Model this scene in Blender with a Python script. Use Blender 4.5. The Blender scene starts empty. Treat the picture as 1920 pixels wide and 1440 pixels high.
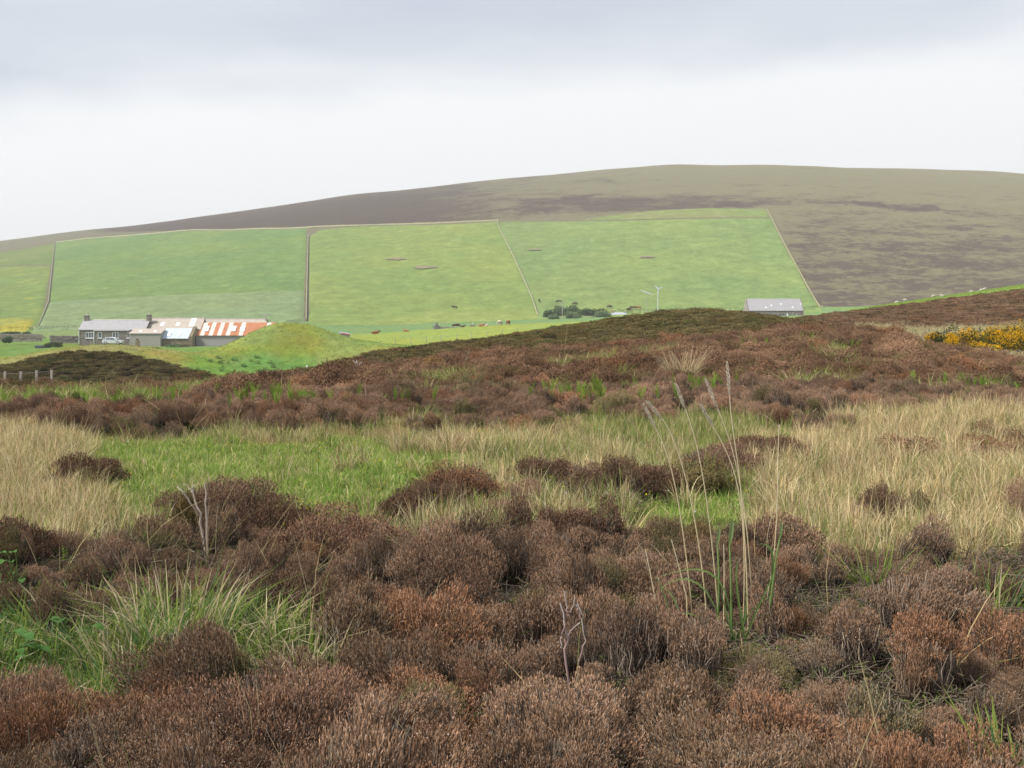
import bpy, bmesh, math, random
import numpy as np

# ------------------------------------------------------------------ camera, sky, sun, exposure
SC = bpy.context.scene
COL = SC.collection
EYE = 1.6            # eye height above the ground at the camera
F = 2200.0           # focal length in photo pixels (1920 wide)
HZ = 560.0           # photo row of the level line
R = math.radians

cam_d = bpy.data.cameras.new('camera')
cam_d.sensor_width = 36.0
cam_d.lens = 36.0 * F / 1920.0
cam_d.shift_y = -(720.0 - HZ) / 1920.0
cam_d.clip_start = 0.05
cam_d.clip_end = 6000.0
cam = bpy.data.objects.new('camera', cam_d)
COL.objects.link(cam)
cam.location = (0, 0, EYE)
cam.rotation_euler = (R(90), 0, 0)
SC.camera = cam

SUN_EL, SUN_AZ = R(50), R(248)        # azimuth clockwise from +Y (view direction)
SKY_STRENGTH = 0.05
CLOUD_GAIN = 0.262
SUN_STRENGTH = 1.5
EXPOSURE = 2.1

world = bpy.data.worlds.new('World')
SC.world = world
world.use_nodes = True
nt = world.node_tree
nt.nodes.clear()
def N(tree, kind, **kw):
    n = tree.nodes.new(kind)
    for k, v in kw.items():
        setattr(n, k, v)
    return n
def L(tree, a, b):
    tree.links.new(a, b)
def math_node(tree, op, a, b=None, c=None, clamp=False):
    n = tree.nodes.new('ShaderNodeMath'); n.operation = op; n.use_clamp = clamp
    for i, v in enumerate((a, b, c)):
        if v is None: continue
        if isinstance(v, (int, float)): n.inputs[i].default_value = v
        else: tree.links.new(v, n.inputs[i])
    return n.outputs[0]
def mix_col(tree, fac, a, b, blend='MIX'):
    n = tree.nodes.new('ShaderNodeMix'); n.data_type = 'RGBA'; n.blend_type = blend
    for sock, v in ((n.inputs[0], fac), (n.inputs[6], a), (n.inputs[7], b)):
        if isinstance(v, (int, float)): sock.default_value = v
        elif isinstance(v, tuple): sock.default_value = v if len(v) == 4 else (*v, 1)
        else: tree.links.new(v, sock)
    return n.outputs[2]
def ramp01(tree, v, lo, hi):
    n = tree.nodes.new('ShaderNodeMapRange'); n.interpolation_type = 'SMOOTHSTEP'
    tree.links.new(v, n.inputs[0]); n.inputs[1].default_value = lo; n.inputs[2].default_value = hi
    return n.outputs[0]

tc = N(nt, 'ShaderNodeTexCoord')
sep = N(nt, 'ShaderNodeSeparateXYZ'); L(nt, tc.outputs['Generated'], sep.inputs[0])
dx, dy, dz = sep.outputs
# a cloud deck: noise on the direction flattened onto a ceiling
zc = math_node(nt, 'MAXIMUM', math_node(nt, 'ABSOLUTE', dz), 0.03)
comb = N(nt, 'ShaderNodeCombineXYZ')
L(nt, math_node(nt, 'DIVIDE', dx, zc), comb.inputs[0]); L(nt, math_node(nt, 'DIVIDE', dy, zc), comb.inputs[1])
n1 = N(nt, 'ShaderNodeTexNoise'); n1.inputs['Scale'].default_value = 0.45; n1.inputs['Detail'].default_value = 5
n1.inputs['Roughness'].default_value = 0.5
L(nt, comb.outputs[0], n1.inputs['Vector'])
n2 = N(nt, 'ShaderNodeTexNoise'); n2.inputs['Scale'].default_value = 3.2; n2.inputs['Detail'].default_value = 4
mp = N(nt, 'ShaderNodeMapping'); mp.inputs['Scale'].default_value = (1, 1, 4.0)
mp.inputs['Location'].default_value = (0.35, 0.0, 0.2)
L(nt, tc.outputs['Generated'], mp.inputs[0]); L(nt, mp.outputs[0], n2.inputs['Vector'])
# the grey bank hangs lower to the left
h = math_node(nt, 'ADD', dz, math_node(nt, 'MULTIPLY', dx, -0.085))
h = math_node(nt, 'ADD', h, math_node(nt, 'MULTIPLY', math_node(nt, 'SUBTRACT', n2.outputs[0], 0.5), 0.16))
bank = ramp01(nt, h, 0.145, 0.235)
over = ramp01(nt, n1.outputs[0], 0.35, 0.7)
bank = math_node(nt, 'MULTIPLY', bank, math_node(nt, 'ADD', math_node(nt, 'MULTIPLY', over, 0.35), 0.72), clamp=True)
lowf = ramp01(nt, dz, -0.02, 0.075)
white = mix_col(nt, lowf, (0.82, 0.86, 0.89), (0.91, 0.905, 0.90))
cloud = mix_col(nt, bank, white, (0.535, 0.585, 0.665))
bgc = N(nt, 'ShaderNodeBackground'); bgc.inputs[1].default_value = CLOUD_GAIN
L(nt, cloud, bgc.inputs[0])
sky = N(nt, 'ShaderNodeTexSky'); sky.sky_type = 'NISHITA'; sky.sun_disc = False
sky.sun_elevation = SUN_EL; sky.sun_rotation = SUN_AZ
bgs = N(nt, 'ShaderNodeBackground'); bgs.inputs[1].default_value = SKY_STRENGTH
L(nt, sky.outputs[0], bgs.inputs[0])
mixs = N(nt, 'ShaderNodeMixShader'); mixs.inputs[0].default_value = 0.94
L(nt, bgs.outputs[0], mixs.inputs[1]); L(nt, bgc.outputs[0], mixs.inputs[2])
wo = N(nt, 'ShaderNodeOutputWorld'); L(nt, mixs.outputs[0], wo.inputs[0])

sun_d = bpy.data.lights.new('sun', 'SUN'); sun_d.energy = SUN_STRENGTH; sun_d.angle = R(12); sun_d.color = (1, 0.965, 0.91)
sun = bpy.data.objects.new('sun', sun_d); COL.objects.link(sun)
sun.rotation_euler = (R(90) - SUN_EL, 0, -SUN_AZ + math.pi)

vs = SC.view_settings
vs.view_transform = 'Standard'; vs.look = 'None'; vs.exposure = EXPOSURE; vs.gamma = 1.0; vs.use_curve_mapping = False
cy = SC.cycles
cy.max_bounces = 4; cy.diffuse_bounces = 1; cy.glossy_bounces = 2; cy.transmission_bounces = 2; cy.transparent_max_bounces = 4
cy.volume_bounces = 0
cy.caustics_reflective = False; cy.caustics_refractive = False

# ------------------------------------------------------------------ numeric helpers
def hash2(ix, iy, seed):
    h = (ix.astype(np.int64) * 374761393 + iy.astype(np.int64) * 668265263 + seed * 1442695041) & 0xFFFFFFFF
    h = ((h ^ (h >> 13)) * 1274126177) & 0xFFFFFFFF
    h = h ^ (h >> 16)
    return (h & 0xFFFFFF) / float(0xFFFFFF)
def vnoise(x, y, seed=0):
    x = np.asarray(x, float); y = np.asarray(y, float)
    ix = np.floor(x); iy = np.floor(y); fx = x - ix; fy = y - iy
    fx = fx * fx * (3 - 2 * fx); fy = fy * fy * (3 - 2 * fy)
    a = hash2(ix, iy, seed); b = hash2(ix + 1, iy, seed); c = hash2(ix, iy + 1, seed); d = hash2(ix + 1, iy + 1, seed)
    return (a + (b - a) * fx) * (1 - fy) + (c + (d - c) * fx) * fy
def fbm(x, y, seed=0, oct=3):
    s = 0; a = 0.5; t = 0
    for i in range(oct):
        s = s + a * vnoise(np.asarray(x) * 2 ** i, np.asarray(y) * 2 ** i, seed + i * 17); t += a; a *= 0.5
    return s / t
def sstep(x, lo, hi):
    t = np.clip((np.asarray(x, float) - lo) / (hi - lo), 0, 1)
    return t * t * (3 - 2 * t)
def inpoly(px, py, poly):
    px = np.asarray(px, float); py = np.asarray(py, float)
    res = np.zeros(px.shape, bool); n = len(poly); j = n - 1
    for i in range(n):
        xi, yi = poly[i]; xj, yj = poly[j]
        c = ((yi > py) != (yj > py)) & (px < (xj - xi) * (py - yi) / ((yj - yi) if yj != yi else 1e-9) + xi)
        res ^= c; j = i
    return res

# ------------------------------------------------------------------ the lie of the land
AG = np.linspace(-900, 2820, 373)
LY = np.linspace(math.log(0.5), math.log(3200), 460)
RINGS = [
    (0.5, 'z', -1.6), (2, 'z', -1.6), (4, 'z', -1.6), (6, 'z', -1.6), (9, 'z', -1.6), (12, 'z', -1.6),
    (16, [(0, 783), (560, 782), (1100, 778), (1500, 768), (1920, 768)]),
    (22, [(-300, 752), (0, 751), (300, 742), (560, 728), (1100, 712), (1350, 700), (1500, 700), (1700, 712), (1920, 728), (2200, 735)]),
    (30, [(0, 733), (300, 728), (560, 706), (800, 685), (1100, 665), (1300, 655), (1500, 648), (1700, 668), (1920, 708)]),
    (40, [(0, 735), (300, 730), (560, 708), (800, 680), (1000, 662), (1150, 650), (1300, 634), (1420, 620), (1500, 616), (1600, 624), (1700, 642), (1800, 668), (1920, 690)]),
    (55, [(0, 735), (300, 732), (560, 716), (800, 695), (1100, 668), (1300, 652), (1500, 640), (1700, 655), (1920, 672)]),
    (66, [(0, 730), (300, 729), (560, 710), (720, 686), (900, 668), (1100, 642), (1260, 626), (1400, 622), (1500, 628), (1650, 640), (1720, 648), (1920, 660)]),
    (76, [(0, 726), (300, 726), (560, 701), (720, 670), (900, 650), (1100, 620), (1260, 604), (1400, 604), (1500, 612), (1650, 628), (1920, 628)]),
    (90, [(0, 724), (300, 724), (480, 716), (560, 694), (640, 677), (720, 657), (900, 634), (1050, 612), (1190, 591), (1260, 580), (1330, 577), (1400, 583), (1470, 597), (1540, 606), (1700, 607), (1920, 602)]),
    (120, [(0, 712), (300, 712), (560, 706), (720, 672), (900, 650), (1100, 625), (1300, 598), (1470, 604), (1540, 594), (1600, 588), (1700, 576), (1800, 564), (1920, 550), (2200, 530)]),
    (150, [(0, 698), (300, 696), (560, 694), (720, 663), (900, 642), (1100, 622), (1300, 600), (1500, 602), (1600, 585), (1700, 572), (1800, 558), (1920, 543), (2200, 525)]),
    (185, [(0, 678), (300, 676), (560, 675), (720, 654), (900, 638), (1100, 617), (1300, 600), (1500, 602), (1560, 590), (1600, 580), (1700, 564), (1800, 549), (1920, 531), (2200, 505)]),
    (250, [(0, 651), (150, 647), (400, 649), (560, 648), (720, 645), (900, 630), (1100, 613), (1200, 604), (1300, 600), (1500, 600), (1700, 590), (1920, 572)]),
    (345, [(0, 634), (300, 630), (560, 628), (620, 628), (700, 625), (780, 619), (850, 614), (950, 608), (1100, 602), (1200, 599), (1300, 597), (1500, 595), (1920, 590)]),
    (400, [(0, 629), (300, 626), (560, 622), (720, 624), (850, 616), (950, 611), (1100, 603), (1300, 595), (1500, 592), (1920, 588)]),
    (480, [(-300, 628), (0, 624), (300, 618), (560, 612), (720, 611), (900, 605), (1100, 598), (1300, 591), (1500, 588), (1920, 582)]),
]
TOP = [(-900, 560), (-300, 505), (0, 453), (140, 434), (270, 420), (400, 402), (520, 387), (640, 369), (760, 357), (880, 343), (1000, 332),
       (1130, 320), (1260, 311.5), (1380, 310), (1500, 311.5), (1620, 314), (1740, 318), (1920, 328), (2300, 360), (2820, 420)]
def prof(pts):
    p = np.array(pts, float)
    return np.interp(AG, p[:, 0], p[:, 1])
ringY, ringZ = [], []
for r in RINGS:
    ringY.append(r[0])
    plant = 0.27 if 20 < r[0] < 60 else 0.22 if 60 < r[0] < 100 else 0.0      # rows were read at the tops of the heather
    ringZ.append(np.full(len(AG), float(r[2])) if r[1] == 'z' else (HZ - prof(r[1])) / F * r[0] - plant)
z480 = ringZ[-1]
ytop = prof(TOP)
hd = np.geomspace(520, 1650, 22)
def hillz(Y, zt):
    t = np.clip((Y - 480) / 1170.0, 0, 1)
    return z480 + (zt - z480) * (1 - (1 - t) ** 1.55)
zt = (HZ - ytop) / F * 1600
for it in range(8):
    best = np.max([hillz(Y, zt) / Y for Y in hd], axis=0)
    zt = zt * 0.5 + 0.5 * (zt + ((HZ - ytop) / F - best) * 1500)
for Y in hd:
    ringY.append(Y); ringZ.append(hillz(Y, zt))
for Y, k in ((1900, .97), (2300, .85), (2700, .6), (3200, .3)):
    ringY.append(Y); ringZ.append(zt * k)
ringLY = np.log(np.array(ringY)); ringZ = np.array(ringZ)
TAB = np.empty((len(LY), len(AG)))
for j in range(len(AG)):
    TAB[:, j] = np.interp(LY, ringLY, ringZ[:, j])
def gsmooth(T, axis, s):
    k = np.exp(-0.5 * (np.arange(-3 * int(s + 1), 3 * int(s + 1) + 1) / s) ** 2); k /= k.sum()
    pad = len(k) // 2
    w = [(0, 0), (0, 0)]; w[axis] = (pad, pad)
    T = np.pad(T, w, mode='edge')
    return np.apply_along_axis(lambda v: np.convolve(v, k, 'valid'), axis, T)
TAB = gsmooth(TAB, 1, 2.0)
TAB = gsmooth(TAB, 0, 2.0)

def bump(x, y, px, Y, sx, sy, p=2.0):
    cx = (px - 960) / F * Y
    q = np.sqrt(((x - cx) / sx) ** 2 + ((y - Y) / sy) ** 2)
    return np.exp(-0.5 * q ** p)
AZL = R(46)
def ground(x, y, detail=True):
    """height of the land (world z) at plan position x, y"""
    x = np.asarray(x, float); y = np.asarray(y, float)
    az = np.arctan2(x, y); azc = np.clip(az, -AZL, AZL)
    r = np.hypot(x, y)
    d = np.maximum(r * np.cos(azc), 0.51)
    a = 960 + F * np.tan(azc)
    fa = np.clip((a - AG[0]) / (AG[1] - AG[0]), 0, len(AG) - 1.001); ia = fa.astype(int); ta = fa - ia
    fl = np.clip((np.log(d) - LY[0]) / (LY[1] - LY[0]), 0, len(LY) - 1.001); il = fl.astype(int); tl = fl - il
    z = (TAB[il, ia] * (1 - ta) + TAB[il, ia + 1] * ta) * (1 - tl) + (TAB[il + 1, ia] * (1 - ta) + TAB[il + 1, ia + 1] * ta) * tl
    z = z + 3.5 * bump(x, y, 535, 150, 9.3, 10.0, 2.3) + 2.45 * bump(x, y, 538, 150, 4.4, 5.4, 2.2)      # grassy barrow
    z = z + 2.5 * bump(x, y, 195, 95, 5.4, 5.0, 2.1) + 0.7 * bump(x, y, 20, 92, 5, 4)                     # heathery mound
    z = z + 2.75 * bump(x, y, 140, 130, 8.5, 7, 2.2) + 1.3 * bump(x, y, 290, 135, 7, 7)                    # grass bank
    z = z + EYE
    if detail:
        w = sstep(d, 2.0, 4.0)
        z = z + w * (fbm(x / 1.3, y / 1.3, 5, 2) - 0.5) * 0.22 * (1 - sstep(d, 90, 140))
        z = z + (fbm(x / 6.0, y / 6.0, 9, 2) - 0.5) * 0.35 * sstep(d, 14, 26) * (1 - 0.6 * sstep(d, 60, 120))
        z = z + (fbm(x / 120.0, y / 120.0, 3, 2) - 0.5) * 6.0 * sstep(d, 560, 800)
    return z
def wx(px, Y): return (px - 960.0) / F * Y
def gp(px, Y, lift=0.0):
    x = wx(px, Y)
    return (x, Y, float(ground(x, Y)) + lift)
def topix(x, y, z):
    return 960 + F * x / y, HZ - F * (z - EYE) / y
HYS = np.geomspace(485, 1640, 160)
def hillY(px, py):
    """depth on the hillside seen at a photo point"""
    px = np.atleast_1d(np.asarray(px, float)); py = np.atleast_1d(np.asarray(py, float))
    out = np.empty(len(px))
    for i in range(len(px)):
        x = (px[i] - 960) / F * HYS
        yy = HZ - F * (ground(x, HYS, False) - EYE) / HYS
        yy = np.minimum.accumulate(yy)
        out[i] = np.interp(-py[i], -yy, HYS)
    return out

# ------------------------------------------------------------------ mesh and object helpers
def mesh_from(name, V, Fq, colors=None, mat=None, smooth=False, tris=False):
    """V (n,3); Fq (m,4) or (m,3) index array"""
    me = bpy.data.meshes.new(name)
    V = np.asarray(V, np.float32); Fq = np.asarray(Fq, np.int32)
    k = Fq.shape[1]; m = Fq.shape[0]
    me.vertices.add(len(V)); me.vertices.foreach_set('co', V.ravel())
    me.loops.add(m * k); me.loops.foreach_set('vertex_index', Fq.ravel())
    me.polygons.add(m); me.polygons.foreach_set('loop_start', np.arange(0, m * k, k, dtype=np.int32))
    me.update(calc_edges=True)
    if colors is not None:
        at = me.attributes.new('Col', 'FLOAT_COLOR', 'POINT')
        c = np.ones((len(V), 4), np.float32); c[:, :3] = colors
        at.data.foreach_set('color', c.ravel())
    if smooth:
        me.polygons.foreach_set('use_smooth', np.ones(m, bool))
    if mat: me.materials.append(mat)
    me.validate()
    return me
def link(name, me, parent=None, loc=None, rz=None):
    o = bpy.data.objects.new(name, me); COL.objects.link(o)
    if parent: o.parent = parent
    if loc is not None: o.location = loc
    if rz is not None: o.rotation_euler = (0, 0, rz)
    return o
def tag(o, label, cat=None, group=None, kind=None):
    if label: o['label'] = label
    if cat: o['category'] = cat
    if group: o['group'] = group
    if kind: o['kind'] = kind
    return o
def empty(name, loc, label, cat, group=None, rz=0.0):
    o = bpy.data.objects.new(name, None); COL.objects.link(o)
    o.location = loc; o.rotation_euler = (0, 0, rz); o.empty_display_size = 0.2
    return tag(o, label, cat, group)
def copy_tree(o, parent=None):
    c = o.copy(); COL.objects.link(c); c.parent = parent
    for ch in o.children: copy_tree(ch, c)
    return c
def ribbons(P, W, S, C):
    """P (n,k,3) centre lines, W (n,k) half widths, S (n,3) side vectors, C (n,k,3) -> V, F, colours"""
    n, k, _ = P.shape
    off = W[..., None] * S[:, None, :]
    V = np.stack([P - off, P + off], 2).reshape(-1, 3)
    Cc = np.repeat(C, 2, axis=1).reshape(-1, 3)
    b = (np.arange(n) * k * 2)[:, None] + (np.arange(k - 1) * 2)[None, :]
    Fq = np.stack([b, b + 1, b + 3, b + 2], -1).reshape(-1, 4)
    return V, Fq, Cc
def tubes(P, Rr, C, sides=3):
    """P (n,k,3), Rr (n,k), C (n,k,3)"""
    n, k, _ = P.shape
    T = np.gradient(P, axis=1); T /= np.linalg.norm(T, axis=2, keepdims=True) + 1e-9
    ref = np.where(np.abs(T[..., 2:3]) > 0.9, np.array([1., 0, 0]), np.array([0, 0, 1.]))
    U = np.cross(T, ref); U /= np.linalg.norm(U, axis=2, keepdims=True) + 1e-9
    Wv = np.cross(T, U)
    ang = np.arange(sides) * 2 * np.pi / sides
    V = P[:, :, None, :] + Rr[:, :, None, None] * (np.cos(ang)[:, None] * U[:, :, None, :] + np.sin(ang)[:, None] * Wv[:, :, None, :])
    Cc = np.repeat(C[:, :, None, :], sides, 2).reshape(-1, 3)
    base = (np.arange(n) * k * sides)[:, None, None] + (np.arange(k - 1) * sides)[None, :, None]
    s = np.arange(sides)[None, None, :]; s2 = (s + 1) % sides
    Fq = np.stack([base + s, base + s2, base + sides + s2, base + sides + s], -1).reshape(-1, 4)
    return V.reshape(-1, 3), Fq, Cc
def join(parts):
    V, Fq, C, o = [], [], [], 0
    for v, f, c in parts:
        V.append(v); Fq.append(f + o); C.append(c); o += len(v)
    return np.concatenate(V), np.concatenate(Fq), np.concatenate(C)

# ------------------------------------------------------------------ materials
def new_mat(name):
    m = bpy.data.materials.new(name); m.use_nodes = True
    m.node_tree.nodes.clear()
    return m, m.node_tree
def out_diffuse(t, colsock, rough=1.0, bumpsock=None, translucent=0.0):
    b = N(t, 'ShaderNodeBsdfDiffuse'); b.inputs['Roughness'].default_value = rough
    L(t, colsock, b.inputs[0])
    if bumpsock is not None: L(t, bumpsock, b.inputs['Normal'])
    o = N(t, 'ShaderNodeOutputMaterial')
    if translucent > 0:
        tr = N(t, 'ShaderNodeBsdfTranslucent'); L(t, colsock, tr.inputs[0])
        ms = N(t, 'ShaderNodeMixShader'); ms.inputs[0].default_value = translucent
        L(t, b.outputs[0], ms.inputs[1]); L(t, tr.outputs[0], ms.inputs[2]); L(t, ms.outputs[0], o.inputs[0])
    else:
        L(t, b.outputs[0], o.inputs[0])
def plant_mat(name, translucent=0.0):
    m, t = new_mat(name)
    a = N(t, 'ShaderNodeAttribute', attribute_name='Col')
    i = N(t, 'ShaderNodeAttribute', attribute_name='tint', attribute_type='INSTANCER')
    c = mix_col(t, 1.0, a.outputs['Color'], i.outputs['Color'], 'MULTIPLY')
    out_diffuse(t, c, 1.0, None, translucent)
    return m
def solid(name, col, rough=0.8, noise=0.15, nscale=6.0, bump=0.0, metallic=0.0, spec=0.3):
    """a painted / stone / metal surface with blotchy wear"""
    m, t = new_mat(name)
    co = N(t, 'ShaderNodeTexCoord')
    nz = N(t, 'ShaderNodeTexNoise'); nz.inputs['Scale'].default_value = nscale; nz.inputs['Detail'].default_value = 6
    L(t, co.outputs['Object'], nz.inputs['Vector'])
    k = math_node(t, 'ADD', math_node(t, 'MULTIPLY', math_node(t, 'SUBTRACT', nz.outputs[0], 0.5), 2 * noise), 1.0)
    mc = N(t, 'ShaderNodeMix'); mc.data_type = 'RGBA'; mc.blend_type = 'MULTIPLY'; mc.inputs[0].default_value = 1
    mc.inputs[6].default_value = (*col, 1)
    cc = N(t, 'ShaderNodeCombineColor'); [L(t, k, cc.inputs[i]) for i in range(3)]
    L(t, cc.outputs[0], mc.inputs[7])
    b = N(t, 'ShaderNodeBsdfPrincipled'); L(t, mc.outputs[2], b.inputs['Base Color'])
    b.inputs['Roughness'].default_value = rough; b.inputs['Metallic'].default_value = metallic
    b.inputs['Specular IOR Level'].default_value = spec
    if bump:
        bp = N(t, 'ShaderNodeBump'); bp.inputs['Strength'].default_value = bump; bp.inputs['Distance'].default_value = 0.05
        L(t, nz.outputs[0], bp.inputs['Height']); L(t, bp.outputs[0], b.inputs['Normal'])
    o = N(t, 'ShaderNodeOutputMaterial'); L(t, b.outputs[0], o.inputs[0])
    return m
M_HEATHER = plant_mat('heather_twigs')
M_GRASS = plant_mat('grass_blades', 0.4)
M_LEAF = plant_mat('leaves', 0.35)

def ground_mat():
    m, t = new_mat('moor_soil')
    a = N(t, 'ShaderNodeAttribute', attribute_name='Col')
    g = N(t, 'ShaderNodeNewGeometry')
    n1 = N(t, 'ShaderNodeTexNoise'); n1.inputs['Scale'].default_value = 0.9; n1.inputs['Detail'].default_value = 8; n1.inputs['Roughness'].default_value = 0.62
    mp = N(t, 'ShaderNodeMapping'); mp.inputs['Scale'].default_value = (1, 0.45, 1)
    L(t, g.outputs['Position'], mp.inputs[0]); L(t, mp.outputs[0], n1.inputs['Vector'])
    n2 = N(t, 'ShaderNodeTexNoise'); n2.inputs['Scale'].default_value = 0.11; n2.inputs['Detail'].default_value = 4
    L(t, g.outputs['Position'], n2.inputs['Vector'])
    k1 = N(t, 'ShaderNodeMapRange'); L(t, n1.outputs[0], k1.inputs[0]); k1.inputs[1].default_value = 0.25; k1.inputs[2].default_value = 0.75; k1.inputs[3].default_value = 0.72; k1.inputs[4].default_value = 1.28
    cc = N(t, 'ShaderNodeCombineColor'); [L(t, k1.outputs[0], cc.inputs[i]) for i in range(3)]
    c = mix_col(t, 1.0, a.outputs['Color'], cc.outputs[0], 'MULTIPLY')
    c2 = mix_col(t, 1.0, c, (1.18, 1.02, 0.72), 'MULTIPLY')
    c = mix_col(t, ramp01(t, n2.outputs[0], 0.42, 0.62), c, c2)
    bp = N(t, 'ShaderNodeBump'); bp.inputs['Strength'].default_value = 0.5; bp.inputs['Distance'].default_value = 0.25
    L(t, n1.outputs[0], bp.inputs['Height'])
    out_diffuse(t, c, 1.0, bp.outputs[0])
    return m
M_GROUND = ground_mat()

def hill_mat():
    """open hill: tan grass and dark heather, broken up by noise round the share stored in Heath"""
    m, t = new_mat('hill_heath')
    g = N(t, 'ShaderNodeNewGeometry')
    ha = N(t, 'ShaderNodeAttribute', attribute_name='Heath')
    mp = N(t, 'ShaderNodeMapping'); mp.inputs['Scale'].default_value = (0.75, 0.9, 1.4)
    L(t, g.outputs['Position'], mp.inputs[0])
    n1 = N(t, 'ShaderNodeTexNoise'); n1.inputs['Scale'].default_value = 0.045; n1.inputs['Detail'].default_value = 10; n1.inputs['Roughness'].default_value = 0.72
    L(t, mp.outputs[0], n1.inputs['Vector'])
    n3 = N(t, 'ShaderNodeTexNoise'); n3.inputs['Scale'].default_value = 0.26; n3.inputs['Detail'].default_value = 8; n3.inputs['Roughness'].default_value = 0.78
    L(t, mp.outputs[0], n3.inputs['Vector'])
    s = math_node(t, 'ADD', ha.outputs['Fac'], math_node(t, 'MULTIPLY', math_node(t, 'SUBTRACT', n1.outputs[0], 0.5), 1.5))
    s = math_node(t, 'ADD', s, math_node(t, 'MULTIPLY', math_node(t, 'SUBTRACT', n3.outputs[0], 0.5), 2.0))
    f = ramp01(t, s, 0.32, 0.66)
    tan = mix_col(t, n3.outputs[0], (0.10, 0.098, 0.056), (0.27, 0.245, 0.145))
    heath = mix_col(t, n3.outputs[0], (0.045, 0.036, 0.030), (0.150, 0.118, 0.092))
    c = mix_col(t, f, tan, heath)
    bp = N(t, 'ShaderNodeBump'); bp.inputs['Strength'].default_value = 0.7; bp.inputs['Distance'].default_value = 2.0
    L(t, n3.outputs[0], bp.inputs['Height'])
    out_diffuse(t, c, 1.0, bp.outputs[0])
    return m
M_HILL = hill_mat()
def field_mat(name, c1, c2, c3=None, rows=0.0, scale=0.02):
    m, t = new_mat(name)
    g = N(t, 'ShaderNodeNewGeometry')
    mp = N(t, 'ShaderNodeMapping'); mp.inputs['Scale'].default_value = (0.7, 0.6, 1.0)
    L(t, g.outputs['Position'], mp.inputs[0])
    n1 = N(t, 'ShaderNodeTexNoise'); n1.inputs['Scale'].default_value = scale; n1.inputs['Detail'].default_value = 8; n1.inputs['Roughness'].default_value = 0.6
    L(t, mp.outputs[0], n1.inputs['Vector'])
    n2 = N(t, 'ShaderNodeTexNoise'); n2.inputs['Scale'].default_value = scale * 9; n2.inputs['Detail'].default_value = 7; n2.inputs['Roughness'].default_value = 0.7
    L(t, mp.outputs[0], n2.inputs['Vector'])
    c = mix_col(t, ramp01(t, n1.outputs[0], 0.36, 0.64), c1, c2)
    if c3: c = mix_col(t, math_node(t, 'MULTIPLY', ramp01(t, n2.outputs[0], 0.55, 0.72), 0.7), c, c3)
    n3 = N(t, 'ShaderNodeTexNoise'); n3.inputs['Scale'].default_value = scale * 32; n3.inputs['Detail'].default_value = 4; n3.inputs['Roughness'].default_value = 0.7
    L(t, mp.outputs[0], n3.inputs['Vector'])
    k = math_node(t, 'ADD', math_node(t, 'MULTIPLY', n2.outputs[0], 1.1), math_node(t, 'ADD', math_node(t, 'MULTIPLY', n3.outputs[0], 0.9), 0.0))
    cc = N(t, 'ShaderNodeCombineColor'); [L(t, k, cc.inputs[i]) for i in range(3)]
    c = mix_col(t, 1.0, c, cc.outputs[0], 'MULTIPLY')
    out_diffuse(t, c)
    return m

# ------------------------------------------------------------------ vegetation zones (photo columns / rows of the bare ground)
Z_DRY = [[(-600, 818), (120, 818), (215, 850), (235, 960), (120, 1085), (-600, 1090)],
         [(150, 812), (700, 812), (1120, 806), (1150, 850), (800, 846), (500, 836), (180, 846)],
         [(1380, 815), (1560, 788), (2700, 762), (2700, 1062), (1420, 1058)]]
Z_MIX = [[(830, 855), (1050, 818), (1420, 806), (1500, 812), (1450, 1040), (1130, 1040), (1000, 1010), (830, 1010)],
         [(660, 980), (900, 960), (930, 1060), (760, 1110), (680, 1060)],
         [(180, 930), (330, 960), (330, 1040), (120, 1080)]]
Z_SWARD = [[(150, 842), (420, 834), (820, 838), (905, 855), (800, 930), (780, 1000), (600, 1030), (300, 1000), (200, 950)],
           [(1180, 930), (1390, 930), (1420, 1010), (1150, 1020)]]
Z_LUSH = [[(-500, 1190), (60, 1165), (200, 1200), (430, 1190), (640, 1245), (700, 1300), (430, 1315), (150, 1380), (-500, 1420)]]
Z_FERN = [[(-300, 738), (260, 735), (330, 760), (120, 788), (-300, 788)], [(1070, 800), (1180, 798), (1180, 815), (1070, 815)]]
def zone(x, y):
    """0 heather, 1 dry grass, 2 mixed, 3 green sward, 4 lush foreground grass, 5 ferny heather"""
    x = np.asarray(x, float); y = np.asarray(y, float)
    yy = np.maximum(y, 0.8)
    px = 960 + F * x / yy
    py = HZ - F * (ground(x, y, False) - EYE) / yy
    k = 1.0 / np.maximum(yy, 2.0)
    px = px + (fbm(x / 0.9, y / 0.9, 21, 3) - 0.5) * 900 * k
    py = py + (fbm(x / 0.9, y / 0.9, 43, 3) - 0.5) * (420 + 560 * sstep(y, 9, 12)) * k
    z = np.zeros(px.shape, int)
    for code, polys in ((5, Z_FERN), (2, Z_MIX), (1, Z_DRY), (3, Z_SWARD), (4, Z_LUSH)):
        for p in polys:
            z[inpoly(px, py, p)] = code
    z[y > 24] = 0
    return z
def far_heath(x, y):
    """share of heather (0..1) on the low mounds between 24 m and 135 m"""
    x = np.asarray(x, float); y = np.asarray(y, float)
    px = 960 + F * x / np.maximum(y, 1)
    w = (fbm(x / 5, y / 5, 77, 3) - 0.5)
    px = px + w * 60; yn = y + w * 10
    near = (yn < 58)
    near &= ~((px > 1690) & (yn > 52))
    left = (bump(x, y, 195, 95, 6.4, 7.5, 2.2) > 0.42) | (bump(x, y, 0, 92, 7.5, 5.5) > 0.5) | ((px < 430) & (yn < 84))
    mid = (px > 535) & (px < 1590) & (yn < 106 + 0.0 * px) & (yn > 50)
    right = (px > 1500) & (yn > 87) & (yn < 131 + (px - 1700) * 0.012)
    return (near | left | mid | right) & (y < 140)
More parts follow.
